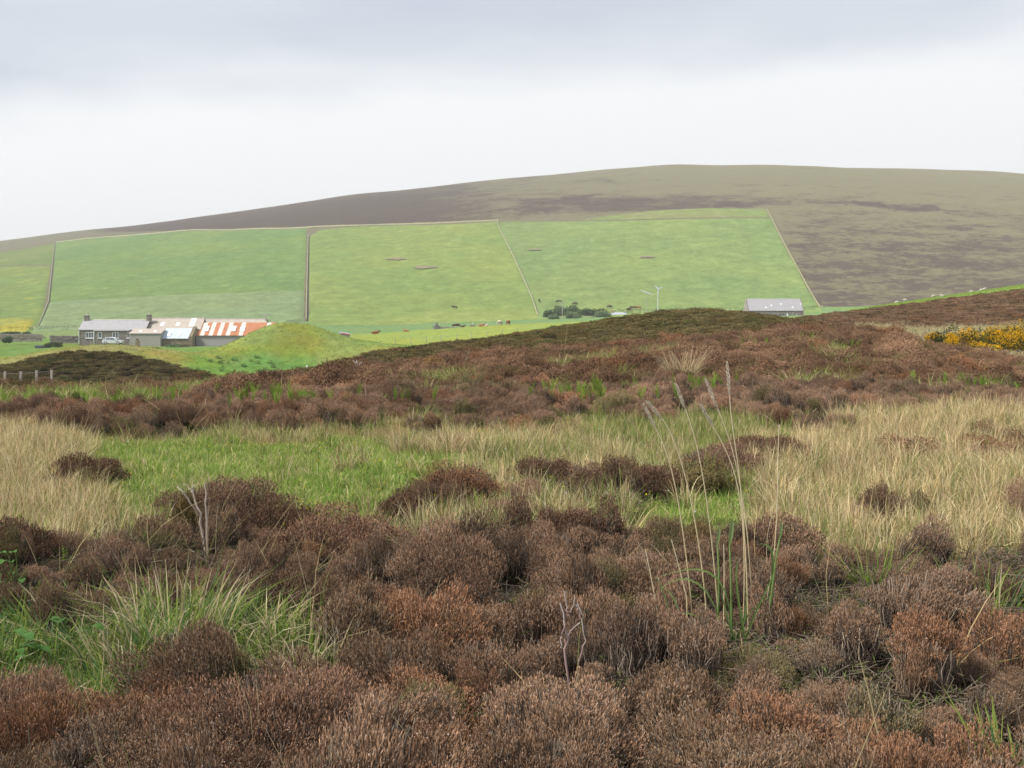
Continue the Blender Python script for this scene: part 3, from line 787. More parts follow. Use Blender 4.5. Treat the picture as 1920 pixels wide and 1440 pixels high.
# ------------------------------------------------------------------ scattering: one object of kind stuff per plant cover
def scatter(name, label, pts, rot, scl, idx, tint, cname):
    me = bpy.data.meshes.new(name)
    me.vertices.add(len(pts)); me.vertices.foreach_set('co', np.asarray(pts, np.float32).ravel())
    for nm, typ, key, arr in (('rot', 'FLOAT_VECTOR', 'vector', rot), ('scl', 'FLOAT_VECTOR', 'vector', scl), ('idx', 'INT', 'value', idx), ('tint', 'FLOAT_VECTOR', 'vector', tint)):
        at = me.attributes.new(nm, typ, 'POINT')
        at.data.foreach_set(key, np.asarray(arr, np.int32 if typ == 'INT' else np.float32).ravel())
    o = link(name, me); tag(o, label, None, None, 'stuff')
    g = bpy.data.node_groups.new(name + '_nodes', 'GeometryNodeTree')
    g.interface.new_socket('Geometry', in_out='INPUT', socket_type='NodeSocketGeometry')
    g.interface.new_socket('Geometry', in_out='OUTPUT', socket_type='NodeSocketGeometry')
    gi = g.nodes.new('NodeGroupInput'); go = g.nodes.new('NodeGroupOutput')
    m2p = g.nodes.new('GeometryNodeMeshToPoints')
    iop = g.nodes.new('GeometryNodeInstanceOnPoints')
    ci = g.nodes.new('GeometryNodeCollectionInfo'); ci.inputs['Collection'].default_value = PROTO[cname]
    ci.inputs['Separate Children'].default_value = True; ci.inputs['Reset Children'].default_value = True
    def attr(nm, dt):
        a = g.nodes.new('GeometryNodeInputNamedAttribute'); a.data_type = dt; a.inputs['Name'].default_value = nm
        return a.outputs['Attribute']
    g.links.new(gi.outputs[0], m2p.inputs[0]); g.links.new(m2p.outputs[0], iop.inputs['Points'])
    g.links.new(ci.outputs[0], iop.inputs['Instance'])
    iop.inputs['Pick Instance'].default_value = True
    g.links.new(attr('idx', 'INT'), iop.inputs['Instance Index'])
    e2r = g.nodes.new('FunctionNodeEulerToRotation'); g.links.new(attr('rot', 'FLOAT_VECTOR'), e2r.inputs[0])
    g.links.new(e2r.outputs[0], iop.inputs['Rotation'])
    g.links.new(attr('scl', 'FLOAT_VECTOR'), iop.inputs['Scale'])
    g.links.new(iop.outputs[0], go.inputs[0])
    md = o.modifiers.new('plants', 'NODES'); md.node_group = g
    return o
def jgrid(rng, x0f, x1f, y0, y1, step):
    """jittered points in the view wedge (photo columns x0f..x1f) between depths y0 and y1; step may grow with depth"""
    xs, ys = [], []
    y = y0
    while y < y1:
        s = step(y) if callable(step) else step
        a, b = wx(x0f, y), wx(x1f, y)
        xx = np.arange(a, b, s); xx = xx + rng.uniform(-.5, .5, len(xx)) * s
        xs.append(xx); ys.append(y + rng.uniform(-.5, .5, len(xx)) * s); y += s
    return np.concatenate(xs), np.concatenate(ys)
def attrs(rng, n, cname, s_lo, s_hi, tilt=0.12, zs=(0.85, 1.15)):
    rot = np.stack([rng.normal(0, tilt, n), rng.normal(0, tilt, n), rng.uniform(0, 2 * np.pi, n)], -1)
    s = rng.uniform(s_lo, s_hi, n); scl = np.stack([s, s, s * rng.uniform(*zs, n)], -1)
    return rot, scl, rng.integers(0, len(PROTO[cname].objects), n)
def heath_tint(rng, x, y, far=0.0):
    n = len(x)
    a = fbm(x / 1.6, y / 1.6, 51, 2); b = fbm(x / 0.7, y / 0.7, 57, 2)
    t = np.ones((n, 3))
    t *= (0.52 + 0.62 * rng.uniform(0, 1, n) + 0.5 * (a - 0.35))[:, None]
    g = sstep(b, 0.52, 0.72)[:, None]
    t = t * (1 - g * 0.55) + g * 0.55 * np.array((1.0, 1.06, 1.02))
    r_ = (rng.uniform(0, 1, n) < 0.10)[:, None]
    t = np.where(r_, t * np.array((1.08, 0.92, 0.82)), t)
    ol = (rng.uniform(0, 1, n) < 0.07)[:, None]
    t = np.where(ol, t * np.array((0.66, 0.82, 0.62)), t)
    return t

KEEPOUT = []       # (x, y, r) reserved for plants that are built singly
def clear_of(x, y, k=0.8):
    m = np.ones(len(x), bool)
    for (a, b, r) in KEEPOUT: m &= (np.hypot(x - a, y - b) > r * k)
    return m

# ------------------------------------------------------------------ buildings and other things of the farm
class MB:
    def __init__(s): s.V, s.F = [], []
    def add(s, V, Fc):
        o = len(s.V); s.V += [tuple(v) for v in V]; s.F += [tuple(i + o for i in f) for f in Fc]; return s
    def box(s, x0, x1, y0, y1, z0, z1):
        return s.add([(x, y, z) for z in (z0, z1) for y in (y0, y1) for x in (x0, x1)], [(0, 2, 3, 1), (4, 5, 7, 6), (0, 1, 5, 4), (2, 6, 7, 3), (0, 4, 6, 2), (1, 3, 7, 5)])
    def prism(s, poly, axis, a0, a1):
        """poly of 2-D points extruded along axis (0: x, 1: y, 2: z)"""
        n = len(poly); V = []
        for a in (a0, a1):
            for (p, q) in poly:
                V.append((a, p, q) if axis == 0 else (p, a, q) if axis == 1 else (p, q, a))
        return s.add(V, [tuple(range(n))[::-1], tuple(range(n, 2 * n))] + [(i, (i + 1) % n, n + (i + 1) % n, n + i) for i in range(n)])
    def tube(s, p0, p1, r0, r1, n=8):
        p0, p1 = np.array(p0, float), np.array(p1, float); t = unit(p1 - p0)
        u = unit(np.cross(t, (0, 0, 1) if abs(t[2]) < .9 else (1, 0, 0))); w = np.cross(t, u)
        V = [tuple(p + r * (math.cos(2 * math.pi * k / n) * u + math.sin(2 * math.pi * k / n) * w)) for p, r in ((p0, r0), (p1, r1)) for k in range(n)]
        return s.add(V, [tuple(range(n))[::-1], tuple(range(n, 2 * n))] + [(k, (k + 1) % n, n + (k + 1) % n, n + k) for k in range(n)])
    def build(s, name, mat, parent=None, smooth=False, bevel=0.0):
        me = bpy.data.meshes.new(name); me.from_pydata(s.V, [], s.F)
        bm = bmesh.new(); bm.from_mesh(me)
        bmesh.ops.recalc_face_normals(bm, faces=bm.faces)
        if bevel: bmesh.ops.bevel(bm, geom=list(bm.edges), offset=bevel, segments=1, affect='EDGES')
        bm.to_mesh(me); bm.free()
        if smooth: me.polygons.foreach_set('use_smooth', np.ones(len(me.polygons), bool))
        if mat: me.materials.append(mat)
        return link(name, me, parent)

def stone_mat(name, c1, c2, scale=2.2):
    m, t = new_mat(name)
    co = N(t, 'ShaderNodeTexCoord')
    mp = N(t, 'ShaderNodeMapping'); mp.inputs['Scale'].default_value = (1, 1, 2.2); L(t, co.outputs['Object'], mp.inputs[0])
    v = N(t, 'ShaderNodeTexVoronoi'); v.inputs['Scale'].default_value = scale; L(t, mp.outputs[0], v.inputs['Vector'])
    nz = N(t, 'ShaderNodeTexNoise'); nz.inputs['Scale'].default_value = 5; nz.inputs['Detail'].default_value = 6; L(t, co.outputs['Object'], nz.inputs['Vector'])
    sp = N(t, 'ShaderNodeSeparateColor'); L(t, v.outputs['Color'], sp.inputs[0])
    c = mix_col(t, sp.outputs[0], c1, c2)
    c = mix_col(t, ramp01(t, nz.outputs[0], .45, .7), c, (c2[0] * 1.25, c2[1] * 1.22, c2[2] * 1.1))
    bp = N(t, 'ShaderNodeBump'); bp.inputs['Strength'].default_value = .8; bp.inputs['Distance'].default_value = .06
    L(t, v.outputs['Distance'], bp.inputs['Height'])
    out_diffuse(t, c, 1.0, bp.outputs[0])
    return m
M_STONE = stone_mat('grey_rubble_stone', (0.17, 0.155, 0.14), (0.33, 0.30, 0.265)); M_STONEW = stone_mat('warm_rubble_stone', (0.15, 0.125, 0.09), (0.33, 0.28, 0.20))
M_PALEST = stone_mat('pale_wall_stone', (0.22, 0.20, 0.17), (0.42, 0.38, 0.32))
M_HARL = solid('grey_harling', (0.32, 0.30, 0.265), .95, .2, 3); M_SLATE = solid('grey_slate', (0.30, 0.29, 0.295), .7, .28, 2.5); M_FLAG = solid('lichened_flagstone_roof', (0.38, 0.325, 0.275), .9, .25, 1.2)
M_BLUE = solid('pale_blue_sheeting', (0.52, 0.58, 0.66), .5, .1, 1.0); M_WHITEP = solid('white_paint', (0.80, 0.80, 0.78), .5, .05); M_GLASS = solid('window_glass', (0.10, 0.12, 0.14), .08, .1, 2, spec=.6)
M_ORANGE = solid('rusty_orange_sheet', (0.44, 0.185, 0.095), .8, .3, 1.4); M_SHEETW = solid('faded_white_sheet', (0.60, 0.56, 0.50), .6, .15, 1.5); M_SKYL = solid('roof_light', (0.72, 0.76, 0.80), .25, .05)
M_BLOCK = solid('concrete_block', (0.34, 0.325, 0.30), .95, .15, 2); M_DOOR = solid('dark_blue_door', (0.06, 0.075, 0.10), .6, .2); M_WOOD = solid('weathered_wood', (0.36, 0.32, 0.27), .9, .25, 8)
M_GALV = solid('galvanised_metal', (0.50, 0.52, 0.54), .45, .12, 4, metallic=.4); M_TURB = solid('white_turbine', (0.58, 0.60, 0.62), .4, .03); M_RED = solid('red_paint', (0.48, 0.06, 0.04), .5, .15)
M_SILVER = solid('silver_car_paint', (0.66, 0.68, 0.70), .25, .02, metallic=.25, spec=.5); M_TYRE = solid('tyre_rubber', (0.02, 0.02, 0.02), .9, .1); M_TAIL = solid('tail_lamp', (0.40, 0.02, 0.02), .3, .05)
M_TERRA = solid('terracotta', (0.42, 0.25, 0.16), .9, .15); M_LICHEN = solid('pale_lichened_pot', (0.55, 0.50, 0.40), .9, .2)

def corrugated(x0, x1, ya, za, yb, zb, ribs=6, amp=0.03):
    n = ribs * 4 + 1; m = MB(); nx, ny = za - zb, yb - ya  # normal in the y-z plane
    l = math.hypot(nx, ny); ny_, nz_ = (za - zb) / l, (yb - ya) / l
    if nz_ < 0: ny_, nz_ = -ny_, -nz_
    V, Fc = [], []
    for i in range(n):
        x = x0 + (x1 - x0) * i / (n - 1); o = amp * math.sin(i * math.pi / 2)
        for (y, z) in ((ya, za), (yb, zb)): V += [(x, y + ny_ * o, z + nz_ * o), (x, y + ny_ * (o - .02), z + nz_ * (o - .02))]
    for i in range(n - 1):
        a = i * 4; b = a + 4
        Fc += [(a, b, b + 2, a + 2), (a + 1, a + 3, b + 3, b + 1)]
    m.add(V, Fc); return m

def gable_house(root, Lx, D, wh, rh, M_wall, M_roof, over=0.15, rname='roof', sheets=None, ridge=True):
    """long house: front wall on y = 0 facing the camera, ridge along x"""
    w = MB().prism([(0, -0.6), (D, -0.6), (D, wh), (D / 2, wh + rh), (0, wh)], 0, 0, Lx); wall = w.build('wall', M_wall, root)
    th = 0.12; k = rh / (D / 2)
    if sheets is None:
        r = MB()
        r.prism([(-over, wh - over * k + .02), (D / 2, wh + rh + .02), (D + over, wh - over * k + .02), (D + over, wh - over * k + th), (D / 2, wh + rh + th), (-over, wh - over * k + th)], 0, -over, Lx + over)
        roof = r.build(rname, M_roof, root)
        if ridge: MB().tube((-over, D / 2, wh + rh + th), (Lx + over, D / 2, wh + rh + th), .11, .11, 6).build('ridge_tiles', M_FLAG if M_roof is M_FLAG else M_GALV if M_roof is M_BLUE else M_LICHEN, roof)
    else:
        roof = MB().prism([(D / 2, wh + rh + .02), (D + over, wh - over * k + .02), (D + over, wh - over * k + th), (D / 2, wh + rh + th)], 0, -over, Lx + over).build('rear_roof', M_roof, root)
    return wall, roof
def window(root, x, z, w, h, bars=1, y=0.0, name='window'):
    f = MB(); t = .075
    f.box(x, x + w, y - .05, y + .04, z, z + t); f.box(x, x + w, y - .05, y + .04, z + h - t, z + h); f.box(x, x + t, y - .048, y + .04, z + t, z + h - t); f.box(x + w - t, x + w, y - .048, y + .04, z + t, z + h - t)
    for b in range(bars):
        xb = x + w * (b + 1) / (bars + 1); f.box(xb - .035, xb + .035, y - .045, y + .03, z + t, z + h - t)
    o = f.build(name, M_WHITEP, root)
    MB().box(x + t, x + w - t, y - .022, y + .01, z + t, z + h - t).build('pane', M_GLASS, o)
    MB().box(x - .08, x + w + .08, y - .12, y + .02, z - .1, z - .003).build('sill', M_WHITEP, o)
    return o
def chimney(root, x, y, z0, w, d, h, pot=M_LICHEN, mat=M_STONE):
    c = MB().box(x - w / 2, x + w / 2, y - d / 2, y + d / 2, z0, z0 + h).box(x - w / 2 - .07, x + w / 2 + .07, y - d / 2 - .07, y + d / 2 + .07, z0 + h, z0 + h + .14).build('chimney', mat, root)
    MB().tube((x, y, z0 + h + .14), (x, y, z0 + h + .60), .17, .13, 8).build('chimney_pot', pot, c)
    return c
def sky_light(root, x, k, D, wh, rh, w=.7, l=1.0, t0=.5):
    """roof light lying on the front slope, t0 = share of the slope"""
    s = D / 2; f = lambda t: (t * s, wh + t * rh)
    t1 = t0 + l / math.hypot(s, rh); (y0, z0), (y1, z1) = f(t0), f(t1); o_ = .17
    return MB().prism([(y0, z0 + .1), (y1, z1 + .1), (y1, z1 + o_), (y0, z0 + o_)], 0, x, x + w).build('roof_light', M_SKYL, root)

def farm():
    S = 250.0 / F
    def base(px, py, Y): 
        x = wx(px, Y); return (x, Y, EYE + (HZ - py) / F * Y)
    # cottage
    Y = 250.0; b = base(148, 642.5, Y)
    c = empty('cottage', b, 'single storey grey stone cottage with two chimneys and white windows', 'cottage')
    Lx, D, wh, rh = 124 * S, 6.2, 2.75, 1.95
    gable_house(c, Lx, D, wh, rh, M_STONE, M_SLATE)
    for px, w, bars in ((161, 15, 2), (184, 7, 0), (211, 11, 1), (238, 4.5, 0)): window(c, (px - 148) * S, .98, w * S, 1.25, bars)
    chimney(c, .55, D / 2, wh + rh - .5, 1.0, .8, 1.45); chimney(c, Lx - .1, D / 2, wh + rh - .4, .95, .8, 1.5)
    for px in (148.5, 176.5): MB().tube(((px - 148) * S, -.09, -.2), ((px - 148) * S, -.09, wh - .1), .055, .055, 6).build('downpipe', M_WHITEP, c)
    MB().box(28 * S, 95 * S, -.2, -.08, wh - .16, wh - .04).build('gutter', M_WHITEP, c)
    MB().box(33 * S + 6.4, 33 * S + 6.75, -.12, -.02, 1.75, 2.15).build('satellite_dish', M_STONE, c)
    # steading with three roof lights, behind the lean-to
    b = base(273, 643, 251.5); o = empty('byre', b, 'pink grey flagstone roofed byre joining the cottage to the barn', 'barn')
    Lx, D, wh, rh = 103 * S, 6.6, 2.9, 2.25; gable_house(o, Lx, D, wh, rh, M_STONEW, M_FLAG)
    for px in (298, 327, 356): sky_light(o, (px - 273) * S, 0, D, wh, rh, .75, 1.1, .30)
    MB().prism([(.2 * 3.3, 2.9 + .2 * 2.25 + .13), (3.25, 5.1 + .13), (3.25, 5.16 + .13), (.2 * 3.3, 2.96 + .2 * 2.25 + .13)], 0, 79 * S, 90 * S).build('replaced_roof_sheet', M_SHEETW, o)
    MB().tube((Lx - .2, D / 2, wh + rh), (Lx - .2, D / 2, wh + rh + .55), .16, .13, 8).build('vent_pot', M_LICHEN, o)
    # rendered lean-to
    b = base(243, 647.5, 246.5); o = empty('lean_to_shed', b, 'low rendered lean-to shed with flagstone roof beside the parked car', 'shed')
    Lx = 57 * S; D = 3.6
    MB().prism([(0, -.5), (D, -.5), (D, 3.3), (0, 2.45)], 0, 0, Lx).build('wall', M_HARL, o)
    r = MB().prism([(-.15, 2.43), (D, 3.34), (D, 3.44), (-.15, 2.53)], 0, -.15, Lx + .15).build('roof', M_FLAG, o)
    for px in (257, 284): MB().prism([(.9, 2.78), (1.7, 2.98), (1.7, 3.04), (.9, 2.84)], 0, (px - 243) * S, (px - 243 + 6) * S).build('roof_light', M_SKYL, r)
    # blue roofed stone shed
    b = base(301, 645.5, 247.5); o = empty('stone_shed', b, 'stone shed with pale blue sheet roof and skylights', 'shed')
    Lx = 52 * S; D = 5.0
    MB().prism([(0, -.5), (D, -.5), (D, 1.5), (D / 2 + 1.2, 3.2), (0, 1.25)], 0, 0, Lx).build('wall', M_STONEW, o)
    for i in range(6):
        sh = corrugated(i * Lx / 6 + .01, (i + 1) * Lx / 6 - .01, -.2, 1.22, D / 2 + 1.2, 3.3, 5, .025).build('roof_sheet', M_BLUE, o)
    for px in (311, 330): MB().prism([(.6, 1.72), (1.9, 2.44), (1.9, 2.48), (.6, 1.76)], 0, (px - 301) * S, (px - 295) * S).build('roof_light', M_SKYL, o)
    MB().prism([(-.15, -.5), (D, -.5), (D, 1.9), (D / 2 + 1.2, 3.7), (-.15, 1.6)], 0, Lx + .02, Lx + .75).build('gable_end', M_STONEW, o)
    # striped barn
    b = base(359, 647, 250.0); o = empty('striped_barn', b, 'long barn with orange and white striped corrugated roof behind the grassy barrow', 'barn')
    Lx, D, wh, rh = 152 * S, 7.2, 2.15, 2.45
    gable_house(o, Lx, D, wh, rh, M_BLOCK, M_SHEETW, sheets=True)
    pat = 'WOWOWOWOWOOWOOOOOWO'
    n = len(pat)
    for i, ch in enumerate(pat):
        corrugated(i * Lx / n + .005, (i + 1) * Lx / n - .005, -.25, wh - .1, D / 2, wh + rh + .13, 4, .03).build('roof_sheet', M_ORANGE if ch == 'O' else M_SHEETW, o)
    for px in (379, 430, 447): MB().prism([(.9, wh + .78), (2.4, wh + 1.83), (2.4, wh + 1.88), (.9, wh + .83)], 0, (px - 359) * S, (px - 359 + 9) * S).build('roof_light', M_SKYL, o)
    MB().box(.1, .55, -.06, .1, -.3, 1.9).box(.6, 1.0, -.07, .1, -.3, 1.95).build('door', M_DOOR, o)
    b = base(378, 645, 259); o = empty('rear_barn', b, 'grey roofed barn whose ridge shows behind the striped roof', 'barn')
    gable_house(o, 116 * 259 / F, 7.0, 2.7, 2.65, M_STONEW, M_FLAG)
    # dry stone garden walls: single stones laid in courses
    def stone_wall(px0, px1, py0, py1, Y, hgt, label, mat, seed, size=.7):
        rng = np.random.default_rng(seed)
        o = empty('stone_wall', base(px0, py0, Y), label, 'wall')
        Lw = wx(px1, Y) - wx(px0, Y); dz = (py0 - py1) / F * Y
        proto = MB().box(-.5, .5, -.5, .5, -.5, .5)
        me = None; nr = max(2, int(round(hgt / .32)))
        MB().box(0, Lw, .08, .3, -.8, hgt * .8).build('core', mat, o)
        for r in range(nr):
            x = rng.uniform(-.3, 0)
            while x < Lw:
                w = size * rng.uniform(.6, 1.5)
                if me is None:
                    s0 = proto.build('stone', mat, o, bevel=.12); me = s0.data
                else: s0 = link('stone', me, o)
                s0.location = (x + w / 2, .18 + rng.uniform(-.04, .04), (r + .5) * hgt / nr + dz * (x / max(Lw, 1)) + rng.uniform(-.03, .03)); s0.scale = (w * .96, rng.uniform(.38, .5), hgt / nr * rng.uniform(.9, 1.15)); s0.rotation_euler = (0, rng.uniform(-.06, .06), rng.uniform(-.1, .1))
                x += w
    stone_wall(-40, 78, 634, 634.5, 262, .95, 'pale dry stone wall at the far left below the hedge', M_PALEST, 1, .9)
    stone_wall(94, 146, 637, 638, 256, .95, 'grey dry stone wall running up to the cottage gable', M_STONE, 2, .9)
    stone_wall(478 - 340 + 195, 354, 648, 647, 243, .45, 'low tumbled stone wall before the blue roofed shed', M_STONEW, 3, .5)
    # gate pillar
    b = gp(258, 222); o = link('stone_pillar', None) if False else MB()
    o.prism([(-.42, -.4), (.42, -.35), (.40, .35), (-.38, .4)], 2, -.3, 1.1); o.prism([(-.36, -.36), (.36, -.3), (.30, .3), (-.32, .36)], 2, 1.1, 1.9); o.prism([(-.28, -.28), (.26, -.26), (.16, .22), (-.22, .24)], 2, 1.9, 2.45)
    o = o.build('stone_pillar', M_STONEW, None, bevel=.05); o.location = b; tag(o, 'pale standing stone pillar on the grass in front of the lean-to shed', 'pillar')
    # upturned boat shaped trough
    b = gp(81, 240); m = MB(); m.prism([(-1.5, 0), (1.5, 0), (1.7, .55), (-1.7, .55)], 1, -.4, .4)
    o = m.build('feed_trough', M_DOOR, None, bevel=.06); o.location = (b[0], b[1], b[2] + .02); tag(o, 'dark blue grey feed trough on the grass left of the cottage', 'trough')
    # TV pole with cross arm
    b = base(498, 632, 262); o = empty('utility_pole', b, 'wooden utility pole with a cross arm behind the striped barn', 'pole')
    MB().tube((0, 0, -1), (0, 0, 5.2), .14, .10, 8).build('mast', M_WOOD, o); MB().box(-1.2, 1.2, -.06, .06, 5.0, 5.16).build('cross_arm', M_WOOD, o)
    for q in (-1.05, 0, 1.05): MB().tube((q, 0, 5.16), (q, 0, 5.38), .06, .04, 6).build('insulator', M_GALV, o)
    # small shed with red edge right of the barrow
    b = gp(642, 232, 0); o = empty('tin_shed', (b[0], b[1], EYE + (HZ - 629.5) / F * 232), 'tiny grey shed with a red roof edge right of the grassy barrow', 'shed')
    MB().box(-.6, 1.3, 0, 1.6, -1.5, .45).build('wall', M_BLOCK, o); MB().prism([(-.7, .45), (1.5, .30), (1.5, .38), (-.7, .75)], 1, -.1, 1.7).build('roof', M_GALV, o); MB().prism([(-.1, .42), (1.55, .1), (1.55, .25), (-.1, .58)], 1, -.16, -.11).build('roof_edge', M_RED, o)
farm()

def car():
    Y = 243.5; b = (wx(212, Y), Y, EYE + (HZ - 645.4) / F * Y)
    root = empty('parked_car', b, 'silver hatchback parked in front of the cottage facing right', 'car')
    # side profile (x forward), half width 0.85, tucked in at the roof
    lower = [(-2.0, .34), (-2.03, .62), (-1.95, .86), (-.9, .92), (.9, .90), (1.62, .80), (1.98, .66), (2.03, .40), (1.95, .26), (-1.9, .26)]
    cab = [(-1.93, .86), (-1.80, 1.12), (-1.35, 1.40), (-.6, 1.50), (.1, 1.46), (.55, 1.30), (1.15, .90)]
    def loft(poly, ws, name, mat, parent, zin=None):
        n = len(poly); V = []
        for (w_, sc_) in ws:
            for (x, z) in poly: V.append((x * sc_, w_ if zin is None else w_ * (1 - zin * max(0, z - .9)), z))
        Fc = [tuple(range(n)), tuple(range(n * (len(ws) - 1), n * len(ws)))[::-1]]
        for k in range(len(ws) - 1): Fc += [(k * n + i, k * n + (i + 1) % n, (k + 1) * n + (i + 1) % n, (k + 1) * n + i) for i in range(n)]
        return MB().add(V, Fc).build(name, mat, parent)
    body = loft(lower, [(-.86, .96), (-.80, 1), (.80, 1), (.86, .96)], 'body', M_SILVER, root)
    roof = loft(cab, [(-.80, 1), (.80, 1)], 'roof', M_SILVER, root, .32)
    for sgn in (-1, 1):
        for q, poly in enumerate(([(-1.25, .93), (-1.15, 1.30), (-.55, 1.41), (-.45, 1.41), (-.45, .93)], [(-.38, .93), (-.38, 1.41), (.05, 1.38), (.42, 1.24), (.85, .93)], [(-1.78, .96), (-1.62, 1.16), (-1.30, 1.30), (-1.38, .95)])):
            yv = lambda z: sgn * (.80 * (1 - .32 * max(0, z - .9)) + .012)
            n = len(poly); V = [(x, yv(z), z) for x, z in poly] + [(x, yv(z) - sgn * .03, z) for x, z in poly]
            MB().add(V, [tuple(range(n)), tuple(range(n, 2 * n))[::-1]] + [(i, (i + 1) % n, n + (i + 1) % n, n + i) for i in range(n)]).build('side_window', M_GLASS, roof)
        for x in (-1.28, 1.30):
            w = empty_part('wheel', root, (x, sgn * .78, .31))
            MB().tube((0, -.1, 0), (0, .1, 0), .31, .31, 16).build('tyre', M_TYRE, w)
            MB().tube((0, sgn * .085, 0), (0, sgn * .115, 0), .20, .18, 10).build('rim', M_GALV, w)
        MB().box(1.72, 1.98, sgn * .62 - .17, sgn * .62 + .17, .60, .76).build('headlight', M_SKYL, root)
        MB().box(-2.04, -1.9, sgn * .70 - .1, sgn * .70 + .1, .66, .92).build('tail_light', M_TAIL, root)
        MB().box(.62, .80, sgn * .93 - .08, sgn * .93 + .08, .93, 1.04).build('wing_mirror', M_SILVER, root)
    MB().add([(.62, -.66, 1.275), (.62, .66, 1.275), (1.15, .74, .93), (1.15, -.74, .93), (.60, -.66, 1.25), (.60, .66, 1.25), (1.10, .74, .90), (1.10, -.74, .90)], [(0, 1, 2, 3), (4, 7, 6, 5), (0, 4, 5, 1), (1, 5, 6, 2), (2, 6, 7, 3), (3, 7, 4, 0)]).build('windscreen', M_GLASS, roof)
def empty_part(name, parent, loc):
    o = bpy.data.objects.new(name, None); COL.objects.link(o); o.parent = parent; o.location = loc; o.empty_display_size = .1
    return o
car()

